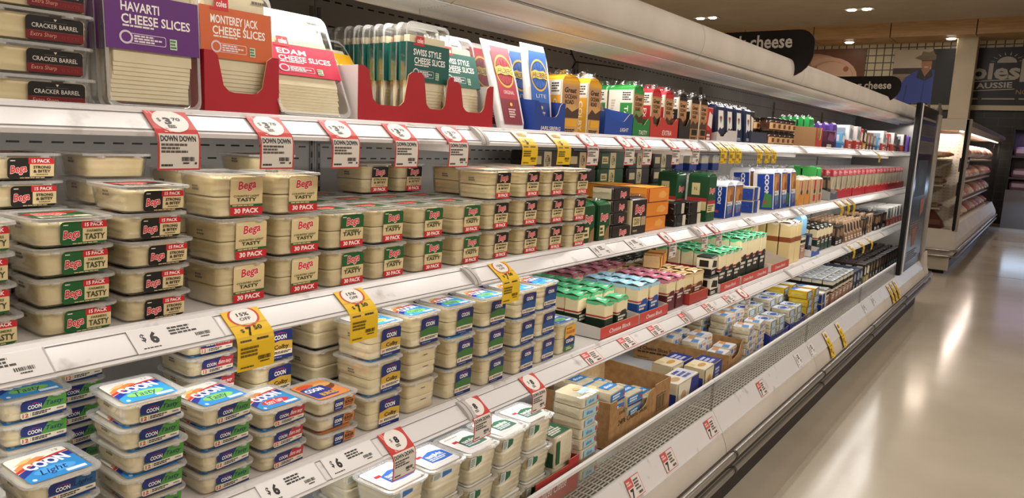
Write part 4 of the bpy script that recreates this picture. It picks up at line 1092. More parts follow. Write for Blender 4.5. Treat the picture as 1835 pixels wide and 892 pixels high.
# ---- tall white bags with a coloured stripe and a round seal
def seal_bag(c, c2, word):
    r = empty('cheese_bag'); r['category'] = 'cheese bag'
    w_, d_, h = 0.125, 0.022, 0.262
    b = MB()
    rows = []
    for t, s_ in ((0, 0.8), (0.08, 1.0), (0.5, 1.0), (0.8, 0.7), (0.93, 0.3), (1.0, 0.05)):
        rows.append(rr(-(1 - s_) * d_ / 2, 0, d_ * s_, w_ * (1 if t > 0 else 0.96), 0.008, 0.0005 + h * t))
    b.grid(rows, C('E2DEDA', 0.22), False, True, True, True); b.build('bag', r)
    def xf(v):
        z = v
        return 0.0262 - 0.001 + (0 if z < 0.8 else -(z - 0.8) * 0.06)
    it = [('r', 0.13, 0.0, 0.87, 0.98, c), ('r', 0.13, 0.0, 0.87, 0.32, c2), ('e', 0.5, 0.67, 0.36, 0.21, 'E3B23C'), ('e', 0.5, 0.67, 0.32, 0.185, c2), ('e', 0.5, 0.67, 0.29, 0.165, c),
          ('p', [(0.15, 0.70), (0.33, 0.735), (0.5, 0.72), (0.67, 0.735), (0.85, 0.70), (0.85, 0.61), (0.67, 0.635), (0.5, 0.62), (0.33, 0.635), (0.15, 0.61)], 'E9C65A'),
          ('t', 'JARLSBERG', 0.5, 0.672, 0.06, 0.64, '2A2430', {'b': 0.012}), ('t', word, 0.5, 0.40, 0.045, 0.42, 'E8D8D0', {'b': 0.0}), ('e', 0.5, 0.25, 0.05, 0.022, 'E9B84A'), ('l', 0.35, 0.08, 0.65, 0.2, 4, 'D8B8B0')]
    for k in range(10):
        a = 2 * PI * k / 10
        it.insert(5, ('p', [(0.5, 0.67), (0.5 + 0.24 * math.cos(a), 0.67 + 0.16 * math.sin(a)), (0.5 + 0.24 * math.cos(a + 0.14), 0.67 + 0.16 * math.sin(a + 0.14))], c2))
    b = MB()
    design(b, it, lambda u, v: (0.0112 if v < 0.5 else 0.0112 - (v - 0.5) * 0.0105, -w_ / 2 + w_ * u, 0.012 + (h - 0.03) * v), lambda u, v: (1, 0, 0.0), w_, h - 0.03, base=0.0014, nsub=10)
    b.build('print', r)
    return r
P_JR = seal_bag('A82A3A', '7A1C28', 'ORIGINAL')
P_JB = seal_bag('2A66B8', '1D3F86', 'LITE')

# ---- small cheese blocks standing in trays
def tray_block(name, w_, d_, h, film, body, bandc, basec, label=True, crumple=0.010):
    """cream block in clear wrap: coloured gathered film on top, red line and dark sleeve low down"""
    r = empty(name); r['category'] = 'cheese block'
    b = MB(); b.bbox(-d_ / 2, d_ / 2, -w_ / 2, w_ / 2, 0.0005, h, body, 0.005); b.build('cheese', r)
    g = random.Random(int(w_ * 1e5) + int(d_ * 1e4) + len(film))
    b = MB()
    n = 5
    rows = []
    for i in range(n):
        rows.append([(-d_ / 2 + d_ * i / (n - 1), -w_ / 2 + w_ * j / (n - 1), h + 0.0012 + (g.uniform(0.2, 1.0) * crumple if 0 < j < n - 1 or 0 < i < n - 1 else g.uniform(0, 0.35) * crumple)) for j in range(n)])
    def glint_film(rows):
        for p in range(len(rows) - 1):
            for q in range(len(rows[0]) - 1):
                b.face([rows[p][q], rows[p][q + 1], rows[p + 1][q + 1], rows[p + 1][q]], C('E6ECEA', 0.15, 0.7) if g.random() < 0.17 else C(film, 0.18, 0.6))  # pale faces are glints on the wrap, painted in at random
    glint_film(rows)
    k = 0.014
    for s_ in (-1, 1):
        glint_film([[(-d_ / 2 + d_ * i / 4, s_ * (w_ / 2 + 0.0008), h - (g.uniform(0.2, 1) * k if q else -0.0015)) for i in range(5)] for q in (0, 1)])
        glint_film([[(s_ * (d_ / 2 + 0.0008), -w_ / 2 + w_ * i / 4, h - (g.uniform(0.2, 1) * k if q else -0.0015)) for i in range(5)] for q in (0, 1)])
    b.build('film_top', r)
    if basec:
        b = MB(); b.bbox(-d_ / 2 - 0.0008, d_ / 2 + 0.0008, -w_ / 2 - 0.0008, w_ / 2 + 0.0008, 0.0003, h * 0.54, basec, 0.005)
        if bandc: b.bbox(-d_ / 2 - 0.001, d_ / 2 + 0.001, -w_ / 2 - 0.001, w_ / 2 + 0.001, h * 0.54, h * 0.62, bandc, 0.005)
        b.build('sleeve', r)
        if label:
            b = MB(); print_flat(b, [('l', 0.1, 0.1, 0.9, 0.9, 2, 'DDD6C8'), ('p', [(0.2, 0.95), (0.9, 0.95), (0.8, 1.6), (0.4, 1.5)], basec)], (d_ / 2 + 0.001, -w_ / 2, h * 0.3), (0, 1, 0), (0, 0, 1), w_, h * 0.22); b.build('label', r)
    return r
P_TG = tray_block('cheese_block', 0.085, 0.062, 0.125, '58BE84', 'E6D8AE', 'A8303A', '142A1C')
P_TB = tray_block('cheese_block', 0.085, 0.062, 0.125, 'A0D0EA', 'E6D8AE', 'B8404A', '1D4A94')
P_TP = tray_block('cheese_block', 0.085, 0.062, 0.125, 'CE7A92', 'E4D4A8', 'A05048', '5A2028')
P_TT = tray_block('cheese_block', 0.11, 0.062, 0.13, 'D8B684', 'E0CC9C', 'B4765A', '6A3A28')
P_TK = tray_block('cheese_block', 0.085, 0.062, 0.11, '1E2622', 'DCD4C2', None, '1A1A1A')
P_LG = tray_block('cheese_block', 0.10, 0.066, 0.19, '5CC08C', 'E6D8AE', 'A02C34', '16201A')
P_LL = tray_block('cheese_block', 0.10, 0.066, 0.20, '8CD05A', 'E0D0A2', 'A8885A', '6A6A3A')
P_LO = tray_block('cheese_block', 0.10, 0.066, 0.20, 'E0BE96', 'E0D0A2', None, None, False)
P_LC = tray_block('cheese_block', 0.11, 0.075, 0.20, 'EDE6D8', 'DEC992', None, None, False)
P_DK = tray_block('cheese_block', 0.10, 0.06, 0.17, '1E2420', 'DCCFA8', 'A8303A', '163020')
P_SM = tray_block('cheese_block', 0.09, 0.06, 0.075, '2A2A28', 'E4DCC6', None, '151515', True, 0.004)
P_WB = tray_block('cheese_block', 0.10, 0.07, 0.15, 'B4B8BC', 'D9D0B4', '1A1A1A', 'A67E68', True, 0.003)
b = MB(); b.bbox(-0.0385, 0.0385, -0.056, 0.056, 0.105, 0.135, '8A4A28', 0.006); o = b.build('brown_band', P_LC)
for p_ in (P_WB,):
    b = MB(); b.bbox(-0.0366, 0.0366, -0.0516, 0.0516, 0.105, 0.128, '17150F', 0.005); b.bbox(-0.0362, 0.0362, -0.0512, 0.0512, 0.144, 0.1505, '17150F', 0.004); b.build('black_band', p_)

# ---- flat film-wrapped packs
def flat_pack(name, w_, d_, h, top, front, cheese=CH_W, wrap=FILM, side=None, crumple=0.004):
    r = empty(name); r['category'] = 'cheese pack'
    b = MB(); rows = []
    n = 4
    for i in range(n):
        za, zb = 0.001 + (h - 0.003) * i / n, 0.001 + (h - 0.003) * (i + 1) / n
        rows += [rr(J(0.001), J(0.001), d_ - 0.006, w_ - 0.006, 0.008, za, 2), rr(0, 0, d_ - 0.004, w_ - 0.004, 0.008, (za + zb) / 2, 2)]
    rows.append(rr(0, 0, d_ - 0.006, w_ - 0.006, 0.008, h - 0.002, 2))
    b.grid(rows, cheese, True, True, True, True); b.build('cheese_slices', r)
    b = MB(); b.grid([rr(0, 0, d_ - 0.004, w_ - 0.004, 0.01, 0.0004), rr(0, 0, d_, w_ + 0.004, 0.01, h * 0.3), rr(0, 0, d_, w_ + 0.006, 0.01, h * 0.6), rr(0, 0, d_ - 0.003, w_ - 0.002, 0.01, h - 0.001)], wrap, True, True, False, True)
    g = random.Random(3)
    for s_ in (-1, 1):                                        # crimped ends of the wrap
        rows = [[(-d_ * 0.42 + d_ * 0.84 * i / 6, s_ * (w_ / 2 + q * 0.012), h * 0.5 + g.uniform(-1, 1) * crumple + (0.004 if q else 0)) for i in range(7)] for q in (0, 1)]
        b.grid(rows, CRINKLE, False)
    b.build('wrapper', r)
    b = MB()
    if top: print_flat(b, top, (d_ / 2 - 0.004, -w_ / 2 + 0.004, h - 0.0008), (0, 1, 0), (-1, 0, 0), w_ - 0.008, d_ - 0.008)
    if front: print_flat(b, front, (d_ / 2 + 0.0006, -w_ / 2 + 0.006, 0.002), (0, 1, 0), (0, 0, 1), w_ - 0.012, h - 0.005)
    if side: print_flat(b, side, (-d_ / 2 + 0.006, -w_ / 2 - 0.0035, 0.002), (1, 0, 0), (0, 0, 1), d_ - 0.012, h - 0.005)
    b.build('print', r)
    return r
P_FW = flat_pack('cheese_pack', 0.115, 0.12, 0.036, [('p', [(0.3, 0.2), (1, 0.3), (1, 0.5), (0.4, 0.45)], 'B8D4E2'), ('e', 0.6, 0.6, 0.16, 0.1, 'C9A06A')], [('r', 0.1, 0.1, 0.9, 0.9, '9CC4D4'), ('t', 'slices', 0.45, 0.5, 0.4, 0.36, '2A5A8A', {'b': 0.02}), ('e', 0.86, 0.5, 0.06, 0.3, 'C6384A')], CH_W)
P_FB = flat_pack('cheese_pack', 0.125, 0.12, 0.05, [('r', 0.3, 0.25, 1, 0.62, '2E7CBE'), ('t', 'slices', 0.62, 0.44, 0.16, 0.5, 'F0F0EC', {'b': 0.02}), ('p', [(0, 0.55), (0.3, 0.7), (0.3, 0.95), (0.02, 0.95)], 'E6D2A0')], [('r', 0.0, 0.3, 1, 0.95, '2E7CBE'), ('l', 0.1, 0.4, 0.7, 0.85, 2, 'EEF0F2'), ('e', 0.88, 0.6, 0.06, 0.2, 'C6384A'), ('r', 0, 0.08, 1, 0.24, '24408C')], CH_W)
BLUF = clear('film_blue_tint', (0.88, 0.9, 0.95), 0.06, 0.5, 0.15, 0.8, 25)
P_BR = flat_pack('cheese_pack', 0.245, 0.108, 0.105, [('r', 0, 0, 1, 1, 'E6D9B8'), ('r', 0.56, 0, 1, 1, '26307E'), ('l', 0.6, 0.15, 0.95, 0.85, 3, 'C8CCE4'), ('e', 0.3, 0.4, 0.16, 0.16, 'C99A54'), ('p', [(0, 0.6), (0.2, 0.55), (0.25, 1), (0, 1)], 'D8C28E')], [('r', 0, 0, 1, 1, '26307E'), ('p', [(0.0, 0.1), (0.45, 0.3), (0.5, 1), (0.0, 1)], 'E0CFA4'), ('e', 0.25, 0.5, 0.1, 0.2, 'C99A54'), ('l', 0.6, 0.3, 0.95, 0.8, 3, 'C8CCE4')], CH_W, BLUF, [('r', 0, 0, 1, 0.62, '2A3A94'), ('p', [(0, 0.62), (1, 0.62), (1, 1), (0, 1)], 'D8C59A'), ('e', 0.5, 0.3, 0.3, 0.15, '9AA4CC')])
P_BW = flat_pack('cheese_pack', 0.245, 0.108, 0.105, [('r', 0, 0, 1, 1, 'ECE6D8'), ('p', [(0.45, 0.05), (0.97, 0.1), (0.95, 0.95), (0.5, 0.9)], 'D0D4E4'), ('l', 0.5, 0.12, 0.95, 0.9, 3, '24307E'), ('e', 0.25, 0.4, 0.16, 0.2, 'CFA878')], [('r', 0, 0, 1, 1, 'E6DCC4'), ('p', [(0.5, 0.0), (1, 0.0), (1, 1), (0.62, 1)], '26307E'), ('e', 0.25, 0.4, 0.12, 0.25, 'CFA878')], CH_W, FILM, [('r', 0, 0, 1, 0.55, '2A3A94')])
P_BK2 = flat_pack('cheese_block', 0.12, 0.085, 0.05, [('r', 0, 0, 1, 1, '14110F')], [('r', 0, 0, 0.65, 1, '14110F'), ('r', 0.65, 0, 1, 1, 'CFC4A6')], C('1A1614', 0.3), FILM, [('r', 0, 0, 1, 1, '14110F')])
P_SK = flat_pack('cheese_pack', 0.125, 0.10, 0.04, [('r', 0, 0, 1, 1, 'D8D4D2'), ('p', [(0.05, 0.1), (0.6, 0.2), (0.6, 0.6), (0.05, 0.5)], '5A86BE'), ('p', [(0.5, 0.5), (1, 0.6), (1, 0.95), (0.5, 0.9)], 'C9925C'), ('p', [(0.1, 0.7), (0.4, 0.75), (0.4, 0.95), (0.1, 0.9)], 'B8C8E0')], [('r', 0, 0, 1, 1, 'C8C4C4'), ('r', 0.1, 0.2, 0.4, 0.8, '4A76B4'), ('r', 0.5, 0.3, 0.9, 0.7, 'B88A5A')], CH_W)
P_LF = flat_pack('cheese_pack', 0.12, 0.12, 0.045, [('r', 0, 0, 1, 1, 'D4DAE2'), ('e', 0.5, 0.5, 0.42, 0.3, '3A5AA4'), ('e', 0.5, 0.5, 0.36, 0.24, 'C8D2E6'), ('e', 0.5, 0.5, 0.3, 0.18, '2E4E9A'), ('p', [(0.6, 0.05), (0.95, 0.1), (0.95, 0.4), (0.7, 0.3)], '8AA466')], [('r', 0, 0, 1, 1, '7E94A8'), ('l', 0.05, 0.1, 0.95, 0.9, 3, 'D4DCE4'), ('r', 0.7, 0.2, 0.95, 0.8, '7A8A5A')], CH_W)
P_YE = flat_pack('cheese_pack', 0.125, 0.13, 0.05, [('r', 0, 0, 1, 1, 'D4DAE2'), ('p', [(0, 0.5), (0.4, 0.8), (1, 0.6), (1, 1), (0, 1)], '4A72B8'), ('p', [(0, 0), (0.3, 0), (0.1, 1), (0, 1)], 'E0BE2C')], [('r', 0, 0, 1, 1, '6E7E88'), ('l', 0.05, 0.1, 0.95, 0.9, 3, 'C4CCD2')], C('E2C02E', 0.3), clear('film_yellow_tint', (0.95, 0.85, 0.45), 0.06, 0.5, 0.15, 0.8, 25), [('r', 0, 0, 1, 1, 'E2C02E'), ('p', [(0.1, 0.2), (0.9, 0.3), (0.8, 0.7), (0.2, 0.8)], 'EBD564')])
P_OR = flat_pack('cheese_block', 0.20, 0.14, 0.058, [('r', 0, 0, 1, 1, 'E09A34'), ('r', 0.0, 0.3, 0.4, 0.9, 'E8C87A')], [('r', 0, 0, 1, 1, 'DB8226'), ('p', [(0.45, 0.3), (0.75, 0.2), (0.9, 0.5), (0.7, 0.8), (0.5, 0.65)], 'E2A052')], C('DD8A2A', 0.3), clear('film_orange_tint', (1.0, 0.7, 0.35), 0.06, 0.5, 0.15, 0.9, 25), [('r', 0, 0, 1, 1, 'E09030')])
P_BLY = flat_pack('cheese_block', 0.13, 0.09, 0.045, [('r', 0, 0, 1, 1, '2A201C')], [('r', 0, 0, 1, 1, '261C1A')] + bega(0.6, 0.5, 0.4, 0.5), C('241B18', 0.3), FILM, [('r', 0, 0, 1, 1, 'C9BC9C')])
P_GLY = flat_pack('cheese_block', 0.23, 0.10, 0.075, [('r', 0, 0, 1, 1, '1D4A2A')], [('r', 0, 0, 1, 1, '1D4A2A'), ('r', 0.05, 0.3, 0.3, 0.75, 'DCCB96'), ('l', 0.08, 0.4, 0.27, 0.65, 2, '3A4422'), ('r', 0.38, 0, 0.62, 1, 'DCCB96'), ('e', 0.5, 0.5, 0.08, 0.3, '5E6A3A'), ('l', 0.43, 0.25, 0.57, 0.75, 5, 'DCCB96')], C('1D4A2A', 0.35), C('1D4A2A', 0.3))
P_KLY = flat_pack('cheese_block', 0.23, 0.10, 0.075, [('r', 0, 0, 1, 1, '241C18')], [('r', 0, 0, 1, 1, '241C18'), ('r', 0.05, 0.3, 0.3, 0.75, 'CDBD90'), ('r', 0.38, 0, 0.62, 1, 'CDBD90'), ('e', 0.5, 0.5, 0.08, 0.3, '4E4A3A'), ('l', 0.43, 0.25, 0.57, 0.75, 5, 'CDBD90')], C('241C18', 0.35), C('241C18', 0.3))
P_BLU = flat_pack('cheese_block', 0.10, 0.13, 0.07, [('r', 0, 0, 1, 1, 'ECE8E0')], [('r', 0, 0, 1, 1, '1E3F98'), ('r', 0.6, 0, 1, 1, 'DCD2B4')], C('DCD2B4', 0.35), FILM, [('r', 0, 0, 1, 0.9, '1E3F98'), ('r', 0.1, 0.3, 0.35, 0.7, '4E9A4E')])
P_CRM = flat_pack('cheese_block', 0.22, 0.09, 0.04, [('r', 0, 0, 1, 1, 'E4D8A8')], [('r', 0, 0, 1, 1, 'E0D29E'), ('t', 'the full story', 0.5, 0.5, 0.4, 0.7, '7A6E4E')], C('E0D29E', 0.4), FILM)
P_CRM['category'] = 'cheese pack'
# ---- jars, plain cardboard packs, sachets
def jar():
    r = empty('cheese_jar'); r['category'] = 'jar'
    def ring(q, z): return [(q * math.cos(2 * PI * k / 14), q * math.sin(2 * PI * k / 14), z) for k in range(14)]
    b = MB(); b.grid([ring(0.034, 0.0005), ring(0.040, 0.006), ring(0.041, 0.05), ring(0.038, 0.062)], C('4A2C1C', 0.15, 0.6), True, True, True, True); b.build('jar_body', r)
    b = MB(); b.grid([ring(0.041, 0.062), ring(0.042, 0.063), ring(0.042, 0.073), ring(0.039, 0.075)], C('1E1A16', 0.25), False, True, True, True); b.build('lid', r)
    b = MB(); b.grid([[(0.0415 * math.cos(a), 0.0415 * math.sin(a), z) for a in [-1.0 + 2.0 * k / 8 for k in range(9)]] for z in (0.014, 0.048)], 'C7A070', True)
    b.grid([[(0.042 * math.cos(a), 0.042 * math.sin(a), z) for a in [-0.5 + 1.0 * k / 6 for k in range(7)]] for z in (0.02, 0.042)], '6E3A20', True); b.build('label', r)
    return r
P_JAR = jar()
def small_box(c1, c2, c3, w_, d_, h, name='snack_box', cat='snack box'):
    r = empty(name); r['category'] = cat
    b = MB(); b.bbox(-d_ / 2, d_ / 2, -w_ / 2, w_ / 2, 0.0005, h, c1, 0.002); b.build('carton', r)
    b = MB(); print_flat(b, [('r', 0.0, 0.0, 1, 0.35, c2), ('p', [(0.1, 0.5), (0.9, 0.4), (0.9, 0.8), (0.3, 0.9)], c3), ('l', 0.1, 0.05, 0.9, 0.25, 2, 'E8E0D4')], (d_ / 2 + 0.0004, -w_ / 2, 0.002), (0, 1, 0), (0, 0, 1), w_, h - 0.004)
    print_flat(b, [('r', 0.0, 0.0, 1, 0.4, c2), ('r', 0.2, 0.5, 0.8, 0.9, c3)], (-d_ / 2, -w_ / 2 - 0.0004, 0.002), (1, 0, 0), (0, 0, 1), d_, h - 0.004); b.build('print', r)
    return r
P_XR = small_box('C4352E', '8E2A2A', 'E2DCD2', 0.09, 0.08, 0.17)
P_XW = small_box('DEDAD6', 'B0443A', '8C93A0', 0.12, 0.14, 0.18)
P_XB = small_box('6AA8CE', '3E78A8', 'D8E2E8', 0.09, 0.10, 0.12)
P_XG = small_box('7A7C84', '4A4C56', 'B8BAC0', 0.10, 0.08, 0.13)
P_XK = small_box('2E2420', 'B8A050', 'E6DFC8', 0.10, 0.08, 0.17)
P_XP = small_box('4A1E38', '36142A', '7A4A6A', 0.20, 0.14, 0.12)
P_XT = small_box('8E6A5A', '5E3A32', 'C8B4A4', 0.10, 0.08, 0.15)
P_TN = small_box('B79A7C', '8A6A4E', '3A2C22', 0.09, 0.035, 0.17, 'cheese_pack', 'cheese pack')
P_DP = small_box('332C28', '1E1A18', '8A6A4E', 0.10, 0.05, 0.15, 'cheese_pack', 'cheese pack')
P_NB = small_box('2A3448', '1C2232', '98A0AE', 0.10, 0.08, 0.14, 'cheese_pack', 'cheese pack')
P_BWB = small_box('D8D2C2', 'A67E68', '1E1A16', 0.095, 0.072, 0.15, 'cheese_block', 'cheese block')
P_COW = small_box('E2DAC4', '17150F', '17150F', 0.10, 0.075, 0.085, 'cheese_block', 'cheese block')
b = MB(); b.bbox(-0.0405, 0.0405, -0.0525, 0.0525, 0.086, 0.094, '1E2220', 0.006); b.build('film_top', P_COW)
P_GTS = small_box('2A4A34', '182A1E', 'B8BCB8', 0.09, 0.07, 0.055, 'cheese_block', 'cheese block')

# ================================================================== tickets
def path_fn(path):
    """point and normal along a ticket's side profile, s = 0 at its upper end"""
    P = [Vector((x, 0, z)) for x, z in path]
    L = [0.0]
    for a, b_ in zip(P, P[1:]):
        L.append(L[-1] + (b_ - a).length)
    def at(s):
        d = s * L[-1]
        for i in range(len(P) - 1):
            if d <= L[i + 1] + 1e-9:
                t = (d - L[i]) / (L[i + 1] - L[i])
                q = P[i].lerp(P[i + 1], max(0, t))
                v = (P[i + 1] - P[i]).normalized()
                return q, Vector((-v.z, 0, v.x))
        return P[-1], Vector((1, 0, 0))
    return at, L[-1]
def hang_path(zt, drop, out=0.012):
    pr = rail_profile(zt)
    (xa, za), (xb, zb) = pr[4], pr[5]
    n = Vector((zb - za, 0, -(xb - xa))).normalized() * -1
    o = [(xa + (xb - xa) * t + n.x * 0.0036, za + (zb - za) * t + n.z * 0.0036) for t in (0.02, 0.5, 1.0)]
    x, z = o[-1]
    for k in range(1, 5):
        a = k / 4
        x += 0.0045 * (1 - a) + 0.0008; z -= 0.006 * (0.6 + 0.4 * a)
        o.append((x, z))
    for k in range(1, 4):
        o.append((x - out * 0.25 * (k / 3) ** 2, z - drop * k / 3))
    return o
def ticket(name, path, w_, items, back, lbl=None):
    r = empty(name)
    r['category'] = 'price ticket'
    at, L = path_fn(path)
    b = MB()
    n = 14
    rows = [[at(i / n)[0] + Vector((0, y, 0)) for y in (-w_ / 2, w_ / 2)] for i in range(n + 1)]
    b.grid(rows, back, False)
    o = b.build('card', r)
    b = MB()
    fine = []
    for it in items:
        if it[0] == 'r':
            fine.append(it)
        elif it[0] == 'rr':
            fine.append(('r',) + it[1:6])
        else:
            fine.append(it)
    def ssub(it):
        return it
    design(b, fine, lambda u, v: tuple(at(1 - v)[0] + Vector((0, w_ * (u - 0.5), 0))), lambda u, v: at(min(1, max(0, 1 - v)))[1], w_, L, nsub=10, eps=0.00012)
    b.build('print', r)
    return r
def down_items(price, cents=None, split=0.52):
    it = [('r', 0, 0, 1, 1, 'C23A34')]
    for k in range(2):
        it.append(('p', [(0.04 + 0.07 * k, 1), (0.09 + 0.07 * k, 1), (0.30 + 0.1 * k, split + 0.02), (0.22 + 0.1 * k, split + 0.02)], 'E08A80'))
    it += [('e', 0.5, 0.5 + split / 2 + 0.02, 0.40, 0.24, 'E2DBD2'), ('r', 0.045, 0.025, 0.955, split - 0.005, 'D8D0C4'),
           ('t', '$', 0.24 if cents else 0.32, 0.80, 0.075, 0.09, '26211C'), ('t', price, 0.42 if cents else 0.52, 0.775, 0.13, 0.17, '1E1A16', {'b': 0.05})]
    if cents: it.append(('t', cents, 0.64, 0.815, 0.065, 0.2, '26211C', {'b': 0.02}))
    it += [('l', 0.36, 0.62, 0.66, 0.69, 2, '4A443C'), ('t', 'DOWN DOWN', 0.48, split - 0.075, 0.072, 0.82, '1E1A16', {'b': 0.032}), ('l', 0.08, 0.24, 0.7, 0.385, 3, '5A534A'), ('l', 0.08, 0.05, 0.45, 0.095, 1, '3A342E'),
           ('b', 0.55, 0.13, 0.86, 0.19, '26211C'), ('l', 0.58, 0.085, 0.82, 0.12, 1, '26211C'), ('e', 0.88, 0.10, 0.025, 0.018, '3A2A2A')]
    return it
def yel_items(price, cents, top):
    it = [('r', 0, 0, 1, 1, 'E2B81E')]
    if top:
        it += [('e', 0.5, 0.86, 0.40, 0.20, 'C4382E'), ('e', 0.5, 0.86, 0.34, 0.17, 'E8E2DA'), ('r', 0, 0.70, 1, 0.715, 'B89A2A'), ('t', '15%', 0.5, 0.90, 0.06, 0.32, '2A2420', {'b': 0.03}), ('t', 'OFF', 0.5, 0.81, 0.055, 0.30, '2A2420', {'b': 0.02})]
    else:
        it += [('r', 0.0, 0.72, 1, 1, 'E8DCC2'), ('e', 0.5, 0.84, 0.3, 0.1, 'D8A83A'), ('l', 0.2, 0.78, 0.8, 0.9, 2, '6A5A2A')]
    it += [('t', '$', 0.24, 0.60, 0.06, 0.1, '1E1A16'), ('t', price, 0.42, 0.58, 0.13, 0.16, '1E1A16', {'b': 0.05}), ('t', cents, 0.66, 0.62, 0.075, 0.22, '1E1A16', {'b': 0.03}) if cents else ('l', 0.6, 0.6, 0.7, 0.62, 1, '1E1A16'),
           ('l', 0.08, 0.42, 0.42, 0.46, 1, '5A4A1A'), ('l', 0.52, 0.42, 0.95, 0.465, 1, '3A2E10'), ('l', 0.08, 0.2, 0.7, 0.36, 3, '6A561A'), ('b', 0.55, 0.13, 0.9, 0.19, '3A2E10'), ('l', 0.6, 0.085, 0.88, 0.115, 1, '3A2E10'), ('l', 0.08, 0.04, 0.5, 0.075, 1, '5A4A1A')]
    return it
zt1, zt2, zt3 = 1.632, 1.268, 0.895
T_R1 = ticket('price_ticket', hang_path(zt1, 0.046), 0.074, down_items('3', '70'), 'C23A34')
T_R1S = ticket('price_ticket', hang_path(zt1, 0.046), 0.074, down_items('4'), 'C23A34')
T_Y1 = ticket('price_ticket', hang_path(zt1, 0.042), 0.074, yel_items('5', None, False), 'E2B81E')
T_Y2 = ticket('price_ticket', hang_path(zt2, 0.052), 0.080, yel_items('7', '50', True), 'E2B81E')
T_R2 = ticket('price_ticket', hang_path(zt2, 0.045), 0.074, down_items('8'), 'C23A34')
T_R3 = ticket('price_ticket', hang_path(zt3, 0.048), 0.078, down_items('8'), 'C23A34')
T_Y3 = ticket('price_ticket', hang_path(zt3, 0.045), 0.07, yel_items('9', None, False), 'E2B81E')
fp_ = [(-1.042, 0.478), (-1.020, 0.446), (-0.996, 0.406), (-0.985, 0.388), (-0.972, 0.345), (-0.962, 0.33)]
T_YF = ticket('price_ticket', fp_, 0.08, yel_items('6', None, False), 'E2B81E')
def hangs(proto, ys, z0, labels, grp):
    for y, l in zip(ys, labels):
        place(proto, (J(0.0004), y, 0), l, grp, (0, 0, 0))
G1 = 'hanging tickets on the top shelf edge'
hangs(T_R1, (0.645, 0.835, 1.0, 1.175, 1.352), zt1, ['red and white price ticket hanging under the ' + s for s in ('purple-banded pack', 'orange-banded pack', 'crimson-banded pack', 'red carton with the yellow pack', 'red carton, beside the shelf joint')], G1)
hangs(T_R1S, (1.995, 2.24, 2.375, 2.622, 2.815), zt1, ['red and white price ticket hanging under the ' + s for s in ('yellow bag blocks', 'green bag blocks', 'first red bag block', 'second red bag block', 'black bag blocks')], G1)
hangs(T_Y1, (1.652, 1.828, 3.125, 3.228, 3.314, 3.613, 3.734, 3.843, 6.677), zt1, ['yellow price ticket hanging under the ' + s for s in ('tall bag with crimson stripe', 'tall bag with blue stripe', 'small red packs', 'first navy pack', 'second navy pack', 'third navy pack', 'fourth navy pack', 'last navy pack', 'last red snack boxes')], G1)
G2 = 'hanging tickets on the middle shelf edge'
hangs(T_Y2, (0.79, 1.06, 1.60), zt2, ['yellow fifteen percent off ticket hanging under the ' + s for s in ('pale-label double tubs', 'first green-label double tubs', 'black-label double tubs')], G2)
hangs(T_R2, (2.674, 3.002, 3.172), zt2, ['red and white ticket under the middle shelf, ' + s for s in ('below the orange blocks', 'below the small black blocks', 'below the tall green block')], G2)
p_ = (5.55, 5.76, 5.947)
for y, s in zip(p_, ('first', 'second', 'third')):
    place(T_Y2, (0, y, 0), f'far yellow ticket below the green and orange packs, {s} of three on the middle shelf', G2)
G3 = 'hanging tickets on the lower shelf edge'
hangs(T_R3, (1.195, 1.497, 1.772), zt3, ['red and white eight dollar ticket above the ' + s for s in ('blue-printed lids in the well', 'first green-printed lids in the well', 'last green-printed lid in the well')], G3)
place(T_R3, (0, 3.66, 0), 'red and white ticket hanging above the dark blue carton in the well', G3)
for y, s in zip((6.141, 6.493, 6.835), ('first', 'second', 'third')):
    place(T_Y3, (0, y, 0), f'yellow ticket above the black-topped boxes, {s} of three on the lower shelf', G3)
GF = 'yellow tickets on the cabinet front'
for y, s in zip((4.816, 5.149, 7.0, 7.15, 7.3), ('first of the pair before the grille end', 'second of the pair before the grille end', 'first of the last three', 'second of the last three', 'third of the last three')):
    place(T_YF, (0, y, 0), f'yellow ticket hanging on the cabinet front rail, {s}', GF)
# flat tickets slid into the rails
def flat_ticket(zt, items, w_, front=False):
    r = empty('shelf_ticket'); r['category'] = 'price ticket'
    if front: (xa, za), (xb, zb) = (-1.047, 0.474), (-1.006, 0.406)
    else:
        pr = rail_profile(zt); (xa, za), (xb, zb) = pr[4], pr[5]
    n = Vector((-(zb - za), 0, (xb - xa))).normalized()
    a, b_ = Vector((xa, 0, za)).lerp(Vector((xb, 0, zb)), 0.97), Vector((xa, 0, za)).lerp(Vector((xb, 0, zb)), 0.06)
    b = MB()
    H = (b_ - a).length
    fn = lambda u, v: tuple(a.lerp(b_, v) + n * 0.0024 + Vector((0, w_ * (u - 0.5), 0)))
    b.grid([[fn(0, 0), fn(1, 0)], [fn(0, 1), fn(1, 1)]], 'DAD6D2', False); b.build('card', r)
    b = MB(); design(b, items, fn, lambda u, v: tuple(n), w_, H, eps=0.0001, base=0.0004); b.build('print', r)
    return r
def wt(p): return [('r', 0, 0, 1, 1, 'DCD8D4'), ('t', '$', 0.13, 0.62, 0.30, 0.05, '2A2420', {'b': 0.02}), ('t', p, 0.24, 0.55, 0.42, 0.09, '2A2420', {'b': 0.05}), ('l', 0.08, 0.12, 0.34, 0.2, 1, '3A342E'), ('l', 0.42, 0.5, 0.78, 0.88, 3, '3A342E'), ('b', 0.68, 0.28, 0.86, 0.42, '3A342E'), ('l', 0.72, 0.16, 0.84, 0.24, 1, '3A342E'), ('r', 0.985, 0, 1.0, 1, 'B8B2AC')]
